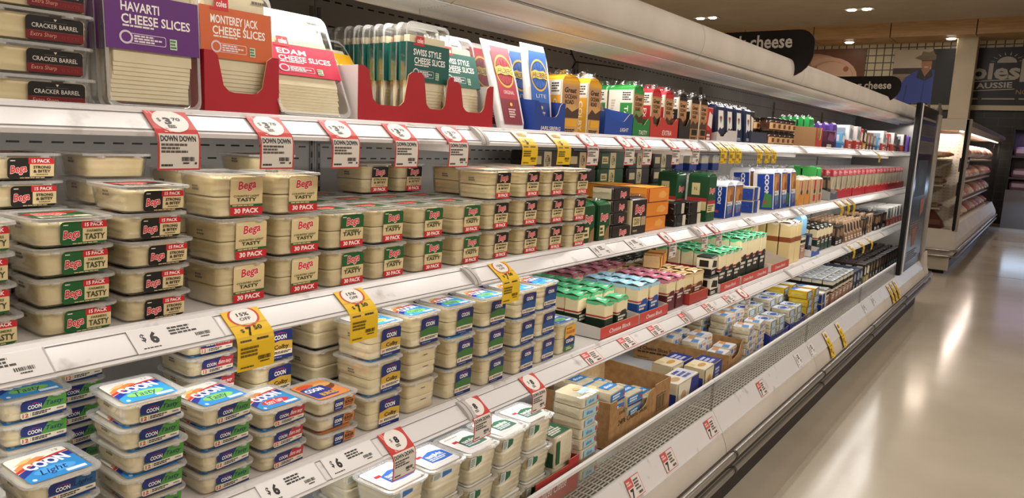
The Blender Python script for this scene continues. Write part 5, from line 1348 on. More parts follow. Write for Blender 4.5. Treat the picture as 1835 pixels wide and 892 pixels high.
def rt(p): return [('r', 0, 0, 1, 1, 'CF6A64'), ('r', 0.03, 0.04, 0.97, 0.96, 'DAD2CA'), ('r', 0.0, 0.55, 0.45, 1, 'C6524C'), ('l', 0.05, 0.65, 0.4, 0.9, 2, 'E6C4BC'), ('t', p, 0.24, 0.28, 0.38, 0.24, '26211C', {'b': 0.05}), ('l', 0.5, 0.3, 0.92, 0.85, 4, '5A534A'), ('b', 0.6, 0.1, 0.9, 0.22, '3A342E')]
F2, F3 = flat_ticket(zt2, wt('6'), 0.16), flat_ticket(zt3, wt('6'), 0.15)
F2B, F3R, FFR, FFW = flat_ticket(zt2, wt('9'), 0.11), flat_ticket(zt3, rt('10'), 0.10), flat_ticket(0, rt('7'), 0.10, True), flat_ticket(0, wt('5'), 0.10, True)
place(F2, (0, 0.655, 0), 'white six dollar ticket in the middle shelf rail under the black-label tubs', 'white rail tickets')
place(F2, (0, 0.37, 0), 'white ticket in the middle shelf rail at its scuffed near end', 'white rail tickets')
for y, s in zip((2.16, 2.41, 3.674, 4.15, 4.65), ('small green blocks', 'orange blocks', 'first blue bag blocks', 'lying blue blocks', 'tall leaning blue bags')):
    place(F2B, (0, y, 0), 'white ticket in the middle shelf rail below the ' + s, 'white rail tickets')
place(F3, (0, 0.895, 0), 'white six dollar ticket in lower rail under the red-label tubs', 'white rail tickets')
place(F3, (0, 1.06, 0), 'white six dollar ticket in lower rail under the orange-label tubs', 'white rail tickets')
for y, s in zip((2.14, 2.40, 2.65, 2.95, 3.21, 3.47), ('tub with orange label', 'first red tray', 'second red tray', 'pink-topped blocks', 'tan-topped blocks', 'third red tray')):
    place(F3R, (0, y, 0), 'red-cornered ticket in the lower shelf rail below the ' + s, 'red-cornered rail tickets')
for y, s in zip((2.18, 2.46, 2.88, 3.55), ('first', 'second', 'third', 'fourth')):
    place(FFR, (0, y, 0), f'red-cornered ticket on the cabinet front below the grille, {s} along', 'red-cornered front tickets')
for y, s in zip((4.2, 4.48, 6.0, 6.35), ('first', 'second', 'third', 'fourth')):
    place(FFW, (0, y, 0), f'white ticket on the cabinet front below the grille, {s} along', 'white front tickets')

# ================================================================== stacks of tubs
LEV = {1: ['only one']}
def level(i, n):
    if i == n - 1: return 'topmost'
    if i == 0: return 'lowest'
    return NTH[n - i] + ' from top'
def stack(proto, x, y, z, n, pitch, desc, where, group, jit=0.002, rz=0.03):
    for i in range(n):
        place(proto, (x + J(jit), y + J(jit), z + i * pitch), f'{desc}, {level(i, n)} of {where}', group, (0, 0, J(rz)))
def lookd(c, kind='tub of sliced cheese'):
    return f'{c}-label {kind}'
Z1, Z2, Z3, ZD = 1.6325, 1.2685, 0.8955, 0.4825
XF = -1.252
# middle shelf, the stacks at the shelf edge
stack(P_15G, XF - 0.065, 0.372, Z2, 4, 0.0481, 'green-label sliced cheese tub', 'the first edge stack, middle shelf', 'tubs on the middle shelf', 0.003)
stack(P_15G, XF - 0.065, 0.516, Z2, 4, 0.0481, 'green-label sliced cheese tub', 'the second edge stack, middle shelf', 'tubs on the middle shelf', 0.004, 0.05)
stack(P_15B, XF - 0.065, 0.650, Z2, 5, 0.0481, 'black-label sliced cheese tub', 'the third edge stack, middle shelf', 'tubs on the middle shelf', 0.004, 0.05)
for k, y in enumerate((0.818, 0.949)):
    stack(P_30L, XF - 0.064, y, Z2, 3, 0.0864, 'pale-label double cheese tub', f'the {NTH[4 + k]} edge stack, middle shelf', 'tubs on the middle shelf', 0.003)
for k, y in enumerate((1.082, 1.213, 1.354, 1.503)):
    stack(P_30G, XF - 0.064, y, Z2, 2, 0.0864, 'green-label double cheese tub', f'the {NTH[6 + k]} edge stack, middle shelf', 'tubs on the middle shelf', 0.003)
for k, y in enumerate((1.643, 1.79, 1.915, 2.036)):
    stack(P_30B, XF + (0, 0, 0.01, 0.025)[k] - 0.064, y, Z2, 3, 0.0864, 'black-label double cheese tub', f'the {NTH[10 + k]} edge stack, middle shelf', 'tubs on the middle shelf', 0.003)
# rows behind
stack(P_15B, -1.475, 0.505, Z2, 6, 0.0481, 'black-label sliced cheese tub', 'the stack behind the second one, middle shelf', 'tubs on the middle shelf', 0.003, 0.06)
stack(P_PLAIN, -1.475, 0.665, Z2, 6, 0.0481, 'unlabelled sliced cheese tub', 'the stack behind the third one, middle shelf', 'tubs on the middle shelf', 0.003, 0.06)
stack(P_30L, -1.47, 0.83, Z2, 3, 0.0864, 'pale-label double cheese tub', 'the stack behind the fourth one, middle shelf', 'tubs on the middle shelf')
stack(P_15G, -1.475, 1.0, Z2, 6, 0.0481, 'green-label sliced cheese tub', 'the stack behind the fifth one, middle shelf', 'tubs on the middle shelf')
for k, y in enumerate((1.15, 1.29, 1.43, 1.56)):
    stack(P_30G, -1.468, y, Z2, 2, 0.0864, 'green-label double cheese tub', f'the {NTH[1 + k]} second-row green stack, middle shelf', 'tubs on the middle shelf', 0.004)
    stack(P_30G, -1.608, y + 0.02, Z2, 2, 0.0864, 'green-label double cheese tub', f'the {NTH[1 + k]} third-row green stack, middle shelf', 'tubs on the middle shelf', 0.004)
for k, y in enumerate((1.44, 1.58)):
    place(P_30B, (-1.608, y, Z2 + 0.1732), f'black-label double cheese tub set on the rear green stacks, {NTH[1 + k]} of two', 'tubs on the middle shelf')
for k, y in enumerate((1.70, 1.84, 1.97)):
    stack(P_30B, -1.468, y, Z2, 3, 0.0864, 'black-label double cheese tub', f'the {NTH[1 + k]} second-row black stack, middle shelf', 'tubs on the middle shelf', 0.003)
# lower shelf, edge stacks
g3 = 'tubs on the lower shelf'
stack(P_CL, XF - 0.062, 0.335, Z3, 3, 0.0466, 'light-blue label sliced cheese tub', 'the first edge stack, lower shelf', g3)
stack(P_CL, XF - 0.062, 0.478, Z3, 3, 0.0466, 'light-blue label sliced cheese tub', 'the second edge stack, lower shelf', g3, 0.003, 0.05)
stack(P_CT, XF - 0.062, 0.634, Z3, 5, 0.0466, 'green-word label sliced cheese tub', 'the third edge stack, lower shelf', g3, 0.004, 0.06)
stack(P_CT, XF - 0.062, 0.775, Z3, 4, 0.0466, 'green-word label sliced cheese tub', 'the fourth edge stack, lower shelf', g3, 0.003, 0.05)
stack(P_CX, XF - 0.062, 0.91, Z3, 3, 0.0466, 'red-word label sliced cheese tub', 'the fifth edge stack, lower shelf', g3, 0.003, 0.04)
stack(P_BU, XF - 0.058, 1.055, Z3, 3, 0.0412, 'orange-label burger cheese tub', 'the sixth edge stack, lower shelf', g3, 0.003, 0.04)
stack(P_CC, XF - 0.056, 1.20, Z3, 3, 0.0886, 'yellow-striped label double cheese tub', 'the seventh edge stack, lower shelf', g3, 0.003, 0.04)
stack(P_CN, XF - 0.068, 1.345, Z3, 2, 0.0886, 'back-turned double cheese tub', 'the eighth edge stack, lower shelf', g3, 0.003, 0.04)
place(P_CG, (XF - 0.064, 1.345, Z3 + 2 * 0.0886), 'green-striped label double cheese tub on two back-turned tubs, lower shelf', g3)
for k, y in enumerate((1.487, 1.637)):
    stack(P_CG, XF - 0.062, y, Z3, 3, 0.0886, 'green-striped label double cheese tub', f'the {NTH[9 + k]} edge stack, lower shelf', g3, 0.003)
for k, y in enumerate((1.785, 1.925)):
    stack(P_CB, XF - (0.054, 0.07)[k], y, Z3, 3, 0.0886, 'blue-striped label double cheese tub', f'the {NTH[11 + k]} edge stack, lower shelf', g3, 0.003)
place(P_CY, (XF - 0.07, 2.06, Z3), 'tall cheese tub with orange and green label beside the red tray', g3)
stack(P_CT, -1.475, 0.505, Z3, 5, 0.0466, 'green-word label sliced cheese tub', 'stack behind the second one, lower shelf', g3, 0.003, 0.06)
stack(P_CT, -1.63, 0.63, Z3, 6, 0.0466, 'green-word label sliced cheese tub', 'rear stack behind third one, lower shelf', g3, 0.003, 0.08)
stack(P_CX, -1.475, 0.845, Z3, 6, 0.0466, 'red-word label sliced cheese tub', 'stack behind fourth one, lower shelf', g3, 0.004, 0.06)
stack(P_CC, -1.475, 1.0, Z3, 3, 0.0886, 'yellow-striped label double cheese tub', 'stack behind fifth one, lower shelf', g3, 0.003, 0.06)
stack(P_NS, -1.475, 1.17, Z3, 3, 0.0886, 'black-lidded double cheese tub', 'the stack behind the orange-label tubs, lower shelf', g3, 0.003)
for k, y in enumerate((1.33, 1.475, 1.62, 1.765, 1.905)):
    stack(P_CG if k < 3 else P_CB, -1.475, y, Z3, 3, 0.0886, ('green' if k < 3 else 'blue') + '-striped label double cheese tub', f'the {NTH[2 + k]} second-row double stack, lower shelf', g3, 0.003)
# well
gw = 'tubs in the well'
for k, y in enumerate((1.205, 1.343)):
    stack(P_KB, -1.222, y, ZD, 3, 0.0985, 'clear double cheese tub with blue-printed lid', f'the {NTH[1 + k]} edge stack, well', gw, 0.003, 0.03)
    stack(P_KB, -1.372, y - 0.01, ZD, 3, 0.0985, 'clear double cheese tub with blue-printed lid', f'the {NTH[1 + k]} second-row stack, well', gw, 0.003, 0.03)
for k, y in enumerate((1.482, 1.622, 1.757)):
    stack(P_KG, -1.214, y, ZD + (0.004 if k else 0), 3, 0.0985, 'clear double cheese tub with green-printed lid', f'the {NTH[3 + k]} edge stack, well', gw, 0.002, 0.03)
P_GT = flat_pack('cheese_pack', 0.11, 0.11, 0.10, [('r', 0, 0.1, 1, 1, '1F5A34'), ('t', 'Tasty', 0.5, 0.65, 0.2, 0.5, 'E6E2D8', {'b': 0.02}), ('l', 0.1, 0.2, 0.9, 0.5, 3, 'E6E2D8')], [('r', 0.0, 0.1, 0.2, 0.9, '1F5A34')], CH_W, FILM, [('r', 0, 0, 1, 0.5, '1F4A2E'), ('r', 0, 0.6, 0.8, 0.95, '1F5A34'), ('l', 0.1, 0.1, 0.9, 0.4, 3, 'C8D0C4')])
stack(P_GT, -1.20, 1.893, ZD + 0.0045, 2, 0.1004, 'green-topped pack of sliced cheese', 'two in the red carton, well', 'packs in the well')
stack(P_FW, -1.205, 2.06, ZD, 8, 0.0363, 'flat pale-blue label slice pack', 'the tall pile beside the brown carton', 'packs in the well', 0.005, 0.08)
place(carton('display_carton', 'carton', 0.415, 0.30, 0.05, [(0.30, 0.012, 0.03), (0.10, 0.05, 0.05), (0.45, 0.105, 0.105), (0.15, 0.12, 0.12)], 'AE2626', CARD, text=[('Sliced Cheese', 0.66, 0.45, 0.26, 0.34)]), (-1.128, 1.755, ZD), 'red display carton in the well around the green-printed tubs', None)
# ================================================================== top shelf
stack(P_CK, -1.315, 0.472, Z1, 5, 0.0487, 'black and crimson label cheese tub', 'the stack beginning the top shelf', 'tubs on the top shelf', 0.004, 0.04)
gp = 'upright slice packs on the top shelf'
for k in range(3):
    place(P_HAV, (-1.252 - 0.042 * k, 0.656 + 0.004 * k, Z1 + 0.006), f'upright slice pack with purple band, {NTH[k + 1]} back from the shelf edge', gp, (0, -0.03, 0.02))
place(carton('display_carton', 'carton', 0.158, 0.34, 0.13, [(1.0, 0.118, 0.045)], 'A81622', CARDI), (-1.250, 0.822, Z1), 'red carton with a deep cut-out holding the orange-banded packs')
for k in range(4):
    place(P_MON, (-1.262 - 0.04 * k, 0.822, Z1 + 0.009), f'upright slice pack with orange band, {NTH[k + 1]} back in its carton', gp, (0, -0.05, 0))
for k in range(3):
    place(P_EDA, (-1.242 - 0.06 * k, 0.992 + 0.025 * k, Z1 + 0.013), f'slumped slice pack with crimson band, {NTH[k + 1]} back from the edge', gp, (0, -0.42 + 0.03 * k, 0.04))
place(carton('display_carton', 'carton', 0.482, 0.50, 0.12, [(0.39, 0.128, 0.045), (0.27, 0.128, 0.045), (0.34, 0.118, 0.045)], 'A81620', CARDI, side='CFC6C2'), (-1.248, 1.344, Z1), 'long red carton with three cut-outs holding teal-banded packs')
place(P_GOU, (-1.34, 1.205, Z1 + 0.022), 'slice pack with yellow band sunk in the red carton', gp, (0, -0.62, 0.2))
for k in range(12):
    place(P_SWI, (-1.263 - 0.037 * k, 1.345 + J(0.003), Z1 + 0.009), f'upright slice pack with teal band, {NTH[k + 1]} back in the red carton', gp, (0, -0.02 + J(0.015), J(0.03)))
for k in range(2):
    place(P_SWI, (-1.263 - 0.04 * k, 1.503, Z1 + 0.014), f'lower slice pack with teal band, {NTH[k + 1]} back beside the tall teal row', gp, (0, -0.28, 0.0))
gb = 'tall striped cheese bags'
for k in range(3):
    place(P_JR, (-1.262 - 0.085 * k, 1.692 + 0.012 * k, Z1 + 0.006), f'tall white bag with crimson stripe and round seal, {NTH[k + 1]} back', gb, (0, -0.27, 0.05))
place(carton('display_carton', 'carton', 0.165, 0.26, 0.12, [(1.0, 0.095, 0.05)], '23408E', CARDI, text=[('JARLSBERG', 0.52, 0.33, 0.22, 0.66)]), (-1.2385, 1.855, Z1), 'blue carton with white lettering holding the blue-striped bags')
for k in range(3):
    place(P_JB, (-1.275 - 0.07 * k, 1.852, Z1 + 0.006), f'tall white bag with blue stripe and round seal, {NTH[k + 1]} back', gb, (0, -0.13, 0.0))
gk = 'bag blocks on the top shelf'
def row_back(proto, xs, y, z, desc, group, rot=(0, 0, 0), where='back from the shelf edge', jx=0.002, sc=None):
    for k, x in enumerate(xs):
        place(proto, (x + J(jx), y + J(jx), z), f'{desc}, {NTH[k + 1]} {where}', group, (rot[0], rot[1], rot[2] + J(0.03)), sc)
row_back(P_GY, (-1.305, -1.42, -1.535), 2.0, Z1, 'yellow-topped bag block in the row beside the blue carton', gk, (0, 0, -0.25))
row_back(P_GY, (-1.303, -1.415, -1.53), 2.132, Z1, 'yellow-topped bag block in the row beside the pale-blue bags', gk)
place(carton('display_carton', 'carton', 0.20, 0.25, 0.14, [(1.0, 0.085, 0.055)], '24489A', CARDI, text=[('LIGHT', 0.7, 0.5, 0.22, 0.3)]), (-1.2385, 2.29, Z1), 'blue carton with a leaning pale-blue bag, among the bag blocks')
P_GLB = gorbag('9CC8DE', 'D4D8C8', 'LIGHT', C('9CC8DE', 0.25))
row_back(P_GLB, (-1.345, -1.45), 2.275, Z1 + 0.024, 'pale-blue bag block leaning in the blue carton', gk, (0, -0.35, 0.1))
row_back(P_GG, (-1.305, -1.42, -1.53), 2.455, Z1 + 0.004, 'green-topped bag block above the green carton', gk)
row_back(P_GG, (-1.36, -1.475), 2.345 + 0.02, Z1, 'green-topped bag block in the row behind the blue carton', gk) if False else None
place(carton('display_carton', 'carton', 0.135, 0.24, 0.06, [(1.0, 0.075, 0.05)], '2A7A3A', CARDI, text=[('TASTY', 0.6, 0.45, 0.3, 0.5)]), (-1.2385, 2.462, Z1), 'green carton holding the green-topped bag blocks')
row_back(P_GR, (-1.305, -1.42), 2.60, Z1 + 0.004, 'red-topped bag block in row one above the red carton', gk, where='back')
row_back(P_GR, (-1.305, -1.42), 2.715, Z1 + 0.004, 'red-topped bag block in row two above the red carton', gk, where='back')
place(carton('display_carton', 'carton', 0.25, 0.24, 0.06, [(0.4, 0.085, 0.05), (0.6, 0.085, 0.06)], 'BE3A32', CARDI, text=[('EXTRA', 0.6, 0.45, 0.3, 0.34)]), (-1.2385, 2.66, Z1), 'red carton holding the red-topped bag blocks')
place(carton('display_carton', 'carton', 0.11, 0.22, 0.07, [(1.0, 0.09, 0.06)], '2A2624', CARDI), (-1.2385, 2.852, Z1), 'charcoal carton holding the first black-topped bag blocks')
row_back(P_GB, (-1.305, -1.42), 2.852, Z1 + 0.004, 'black-topped bag block in the charcoal carton', gk)
row_back(P_GB, (-1.300, -1.415), 2.965, Z1, 'black-topped bag block in the row beside the charcoal carton', gk)
row_back(P_GB, (-1.300, -1.415), 3.065, Z1, 'black-topped bag block in the row beside the small red packs', gk, where='back')
row_back(P_XR, (-1.30, -1.40), 3.175, Z1, 'small red packet between black bags and navy packs', 'packs on the top shelf', (0, 0, 0), 'back', 0.002, (1, 0.7, 0.9))
for q, y in enumerate((3.29, 3.41, 3.53, 3.67)):
    row_back(P_NV, (-1.275, -1.335, -1.395), y, Z1 + 0.002, f'navy pack with white shield, {NTH[q + 1]} row along', 'navy packs on the top shelf', (0, -0.08, 0), 'back')
place(carton('display_carton', 'carton', 0.26, 0.06, 0.03, [(0.5, 0.05, 0.03), (0.5, 0.06, 0.06)], 'C6C0BC', CARDI), (-1.2385, 3.345, Z1), 'low pale carton before the first navy packs')
place(carton('display_carton', 'carton', 0.24, 0.04, 0.05, [(1.0, 0.065, 0.065)], '3A404E', CARDI), (-1.2385, 3.80, Z1), 'slate carton front beside the last navy packs')
place(P_XK, (-1.33, 3.80, Z1), 'black pack with cream panel beside the last navy packs', 'packs on the top shelf')
stack(P_CRM, -1.55, 3.45, Z1, 5, 0.0403, 'long cream box', 'the pile behind the navy packs, top shelf', 'cream boxes')
stack(P_CRM, -1.55, 3.20, Z1, 5, 0.0403, 'long cream box', 'the pile behind the small red packets', 'cream boxes')
def card_panel():
    r = empty('carton_back'); put(r, 'torn grey carton back standing behind the brown jars', 'carton')
    b = MB(); pts = [(4.05, 0.0), (4.75, 0.0), (4.75, 0.20), (4.5, 0.22), (4.42, 0.235), (4.3, 0.225), (4.2, 0.25), (4.05, 0.245)]
    b.grid([[(-1.665, y, Z1 + z) for y, z in pts], [(-1.66, y, Z1 + z) for y, z in pts]], 'B0ABA8', False, True, True, True); b.build('panel', r)
    b = MB(); b.box(-1.73, -1.665, 4.05, 4.06, Z1, Z1 + 0.1, CARDI); b.box(-1.73, -1.665, 4.74, 4.75, Z1, Z1 + 0.1, CARDI); b.build('flap', r)
card_panel()
for ly in range(2):
    for a in range(5):
        for c in range(4):
            place(P_JAR, (-1.29 - 0.088 * c, 4.08 + 0.095 * a, Z1 + 0.0765 * ly), f'brown jar, {"upper" if ly else "lower"} layer, {NTH[a + 1]} row along, {NTH[c + 1]} back', 'brown jars on the top shelf')
place(carton('display_carton', 'carton', 0.16, 0.30, 0.15, [(1.0, 0.13, 0.05)], 'B8402E', CARDI, side='8E6A45'), (-1.2385, 4.98, Z1), 'red-fronted kraft carton holding green packs, past the brown jars')
row_back(P_GPK, [-1.30 - 0.042 * k for k in range(5)], 4.98, Z1 + 0.007, 'green pack in the red-fronted carton', 'packs on the top shelf', (0, -0.05, 0), 'back')
row_back(P_XP, (-1.32, -1.47), 5.33, Z1, 'plum carton past the green packs', 'packs on the top shelf', (0, 0, 0), 'back')
row_back(P_PUR, [-1.28 - 0.05 * k for k in range(5)], 5.53, Z1, 'purple pack beside the plum cartons', 'packs on the top shelf', (0, -0.05, 0), 'back')
seq = ((P_XB, 'light-blue'), (P_XW, 'white'), (P_XR, 'red'), (P_XW, 'white'), (P_XG, 'grey'), (P_XR, 'red'), (P_XK, 'black'), (P_XT, 'brown'), (P_XT, 'brown'), (P_XG, 'grey'), (P_XB, 'light-blue'), (P_XW, 'white'), (P_XR, 'red'), (P_XG, 'grey'), (P_XR, 'red'), (P_XW, 'white'), (P_XK, 'black'), (P_XT, 'brown'), (P_XG, 'grey'), (P_XW, 'white'), (P_XB, 'light-blue'))
y = 5.68
for q, (pp, cn) in enumerate(seq):
    y += 0.07
    row_back(pp, (-1.31, -1.47, -1.63), y, Z1, f'{cn} snack box in the {NTH[q + 1]} row past the purple packs', 'snack boxes on the top shelf', (0, 0, 0), 'back')
    y += 0.065
row_back(P_PUR, [-1.28 - 0.05 * k for k in range(4)], 8.80, Z1, 'purple pack at the far end of the top shelf', 'packs on the top shelf', (0, 0, 0), 'back')
# ================================================================== middle shelf past the tubs
gm = 'blocks on the middle shelf'
row_back(P_BEG, (-1.291, -1.376), 2.15, Z2, 'small green block beside the black-label tubs', gm, (0, 0, 0), 'back')
row_back(P_BEG, (-1.291, -1.376), 2.255, Z2, 'small green block beside the lying black blocks', gm, (0, 0, 0), 'back')
stack(P_BLY, -1.302, 2.385, Z2, 4, 0.0465, 'lying black block', 'the pile beside the small green blocks', gm, 0.006, 0.1)
place(P_BEB, (-1.289, 2.525, Z2), 'standing black and cream block in front of the orange blocks', gm)
for q, x in enumerate((-1.34, -1.50)):
    stack(P_OR, x, 2.72, Z2, 3, 0.0585, 'lying orange block', f'the {NTH[q + 1]} orange pile back', gm, 0.006, 0.05)
stack(P_BK2, -1.31, 2.94, Z2, 2, 0.0505, 'small lying black block', 'the pile past the orange blocks', gm, 0.006, 0.1)
stack(P_BK2, -1.30, 3.085, Z2, 2, 0.0505, 'small lying black block', 'the pile before the tall green block', gm, 0.004, 0.06)
for q, (x, y) in enumerate(((-1.31, 3.27), (-1.44, 3.22))):
    place(P_KILO, (x, y, Z2), f'tall green block with cream and red bands, {NTH[q + 1]} back', gm)
for a in range(5):
    stack(P_GLY, -1.655, 2.40 + 0.265 * a, Z2, 2, 0.0755, 'lying green carton block', f'the {NTH[a + 1]} rear pile past the black-label tubs', gm, 0.003)
    for l in range(2):
        place(P_KLY if a != 2 else P_GLY, (-1.655 + J(0.003), 2.40 + 0.265 * a, Z2 + 0.151 + 0.0755 * l), f'lying dark carton block set on the {NTH[a + 1]} rear green pile, {"upper" if l else "lower"}', gm)
row_back(P_COB, (-1.307, -1.42), 3.50, Z2, 'blue and white bag block in the first row past the green block', gm, (0, 0, 0), 'back')
row_back(P_COB, (-1.308, -1.422), 3.625, Z2, 'blue and white bag block in the second row past the green block', gm, (0, 0, 0), 'back')
stack(P_BLU, -1.33, 3.95, Z2, 2, 0.0705, 'lying blue block', 'the pile between the blue bag blocks', gm, 0.004)
for q, y in enumerate((4.25, 4.40, 4.58)):
    row_back(P_COT, (-1.31, -1.45), y, Z2, f'tall blue bag block, {NTH[q + 1]} row along', gm, (0, -0.06, 0), 'back')
row_back(P_COB, (-1.53, -1.66), 4.0, Z2 + 0.0, 'blue and white bag block behind the lying blue blocks', gm, (0, 0, 0), 'back')
for q, y in enumerate((4.80, 4.93)):
    row_back(P_ORB, (-1.30, -1.39, -1.48), y, Z2, f'orange and tan block, {NTH[q + 1]} row past the tall blue bags', gm, (0, 0, 0), 'back')
for q, y in enumerate((5.07, 5.20)):
    row_back(P_RWB, (-1.29, -1.38, -1.47), y, Z2, f'red and tan block, {NTH[q + 1]} row past the orange ones', gm, (0, 0, 0), 'back')
row_back(P_GRN, (-1.36, -1.47), 5.38, Z2, 'tall green pack past the red and tan blocks', gm, (0, 0, 0), 'back')
place(carton('display_carton', 'carton', 0.22, 0.30, 0.17, [(1.0, 0.06, 0.045)], '5A5C64', CARDI, side='A8A29C'), (-1.252, 5.62, Z2), 'grey sloping carton of dark packs past the tall green packs')
row_back(P_DP, (-1.31, -1.37, -1.43, -1.49), 5.62, Z2 + 0.009, 'dark pack in the grey sloping carton', gm, (0, -0.1, 0), 'back')
for a in range(19):
    row_back(P_RSL, [-1.30 - 0.052 * k for k in range(9)], 5.86 + 0.165 * a, Z2 + 0.004, f'white slice pack with red top, {NTH[a + 1]} row along', 'red-topped slice packs', (0, -0.06, 0), 'back')
for q, y in enumerate((6.02, 6.52, 7.02, 7.52, 8.02, 8.52)):
    place(carton('display_carton', 'carton', 0.46, 0.06, 0.06, [(0.34, 0.07, 0.06), (0.33, 0.07, 0.06), (0.33, 0.07, 0.06)], 'B8222E', CARDI), (-1.265, y, Z2), f'low red carton front before the red-topped packs, {NTH[q + 1]} along')
P_SIL = tray_block('cheese_pack', 0.10, 0.08, 0.086, 'C8D0D8', 'E0D6BC', None, '1E3A8A', False, 0.012)
for q, y in enumerate((3.80, 3.98, 4.16, 4.34)):
    stack(P_SIL, -1.70, y, Z2, 3, 0.1005, 'silver-topped cheese pack', f'the {NTH[q + 1]} rear pile behind the blue bag blocks', gm, 0.004)
# ================================================================== lower shelf past the tubs
gl = 'blocks on the lower shelf'
def tray_rows(proto, x0, dx, nx, ys, z, desc, group, rot=0.0, sc=None, rz=0.05):
    for a, y in enumerate(ys):
        for k in range(nx):
            place(proto, (x0 - dx * k + J(0.002), y + J(0.003), z), f'{desc}, {NTH[a + 1]} row along, {NTH[k + 1]} back', group, (0, 0, rot + J(rz)), sc)
def red_tray(y, w_, d_, label, txt=(('Cheese Block', 0.5, 0.5, 0.34, 0.56),), nn=1, hs=0.10):
    place(carton('display_tray', 'tray', w_, d_, hs, [(1.0 / nn, 0.046, 0.046)] * nn, 'C2463C', CARDI, side='C9C4C0', text=list(txt)), (-1.252, y, Z3), label)
red_tray(2.43, 0.305, 0.57, 'red-fronted tray of green-topped blocks beside the orange-label tub')
tray_rows(P_TG, -1.39, 0.065, 7, (2.335, 2.43, 2.525), Z3 + 0.004, 'green-topped small block in the first red tray', gl, sc=(1, 1, 1.1))
place(P_TG, (-1.302, 2.35, Z3 + 0.004), 'green-topped small block turned sideways at the first tray front', gl, (0, 0, PI / 2))
place(P_TG, (-1.294, 2.46, Z3 + 0.004), 'green-topped small block, second at the first tray front', gl)
place(P_TG, (-1.31, 2.53, Z3 + 0.02), 'green-topped small block tipped up at the first tray corner', gl, (0.25, 0.1, 0.2)) if False else None
red_tray(2.725, 0.265, 0.35, 'red-fronted tray of pale-blue-topped blocks past the first tray')
tray_rows(P_TB, -1.30, 0.066, 4, (2.65, 2.75), Z3 + 0.004, 'pale-blue-topped small block in the second tray', gl, sc=(1, 1, 1.16))
tray_rows(P_TP, -1.30, 0.066, 4, (2.925, 3.02), Z3, 'pink-topped small block beside the second tray', gl, sc=(1, 1, 1.1))
place(carton('display_carton', 'carton', 0.50, 0.27, 0.13, [(1.0, 0.05, 0.05)], 'B7A99C', CARDI, side='C4BCB6'), (-1.57, 2.87, Z3), 'plain carton of pink-topped blocks behind the second tray')
tray_rows(P_TP, -1.63, 0.068, 3, (2.68, 2.78, 2.88, 2.98, 3.07), Z3 + 0.004, 'pink-topped small block in the plain rear carton', gl, sc=(1, 1, 1.1))
tray_rows(P_TT, -1.315, 0.066, 5, (3.135, 3.265), Z3, 'tan-topped small block past the pink ones', gl)
P_LYT = flat_pack('cheese_block', 0.20, 0.085, 0.06, [('r', 0, 0, 1, 1, 'D9A050'), ('r', 0.3, 0, 0.55, 1, '9A4A2A')], [('r', 0, 0, 1, 1, 'D08E3E'), ('r', 0.3, 0, 0.55, 1, '8E4426')], C('D8A256', 0.35), FILM, [('r', 0, 0, 1, 1, 'E0C08A')])
place(P_LYT, (-1.49, 3.20, Z3 + 0.142), 'amber block with brown band lying on the tan-topped blocks', gl, (0, 0, 0.3))
place(carton('display_tray', 'tray', 0.22, 0.05, 0.05, [(1.0, 0.052, 0.052)], 'A83A30', CARDI), (-1.252, 3.2, Z3), 'red tray front before the tan-topped blocks')
place(carton('display_carton', 'carton', 0.44, 0.30, 0.12, [(1.0, 0.05, 0.05)], 'B7A99C', CARDI, side='C4BCB6'), (-1.535, 3.66, Z3), 'plain carton of black-topped blocks behind the third tray') if False else None
tray_rows(P_TK, -1.70, 0.068, 2, (3.2, 3.3, 3.4), Z3, 'black-topped small block at the back of the lower shelf', gl, sc=(1, 1, 1.25))
place(P_COW, (-1.30, 3.41, Z3), 'black and white block standing between tan blocks and third tray, lower', gl)
place(P_COW, (-1.31, 3.415, Z3 + 0.0965), 'black and white block set on another beside the third tray', gl, (0, 0, 0.1))
red_tray(3.61, 0.285, 0.42, 'red-fronted tray of long green-topped blocks, third tray along')
tray_rows(P_LG, -1.30, 0.071, 5, (3.525, 3.63, 3.70 + 0.03), Z3 + 0.004, 'long green-topped block in the third tray', gl, rz=0.02)
red_tray(4.0, 0.45, 0.42, 'wide red-fronted tray of taller green-topped blocks, fourth along', (('Cheese Block', 0.25, 0.5, 0.34, 0.34), ('Cheese Block', 0.75, 0.5, 0.34, 0.34)), 2)
tray_rows(P_LG, -1.305, 0.071, 5, (3.84, 3.945, 4.05, 4.155), Z3 + 0.004, 'taller green-topped block in the wide fourth tray', gl, sc=(1, 1, 1.22), rz=0.02)
red_tray(4.46, 0.36, 0.20, 'empty red-fronted tray before the lime-topped blocks')
tray_rows(P_LL, -1.50, 0.071, 4, (4.30, 4.405, 4.51), Z3, 'lime-topped block behind the empty tray', gl, sc=(1, 1, 1.12), rz=0.02)
tray_rows(P_LO, -1.50, 0.071, 4, (4.62,), Z3, 'tan-topped tall block beside the lime-topped ones', gl, sc=(1, 1, 1.15), rz=0.02)
tray_rows(P_LC, -1.31, 0.082, 4, (4.76, 4.88), Z3, 'tall cream block with brown band', gl, sc=(1, 1, 1.28), rz=0.02)
P_BAG = bag_block('cheese_bag', 'cheese bag', 0.12, 0.06, 0.16, None, None, C('7AB4DC', 0.25), CRINKLE, '7AB4DC', None, 0.05)
place(P_BAG, (-1.32, 5.06, Z3 + 0.16), 'sky-blue bag on top past the cream blocks', None)
place(P_WB, (-1.32, 5.06, Z3), 'pale block beneath the sky-blue bag', gl)
place(carton('display_tray', 'tray', 0.22, 0.20, 0.08, [(1.0, 0.045, 0.03)], '2A56A8', CARDI, side='D2CEC8'), (-1.252, 5.27, Z3), 'small blue-fronted white tray past the cream blocks')
place(P_NB, (-1.335, 5.27, Z3 + 0.004), 'navy pack in the small blue-fronted tray', gl)
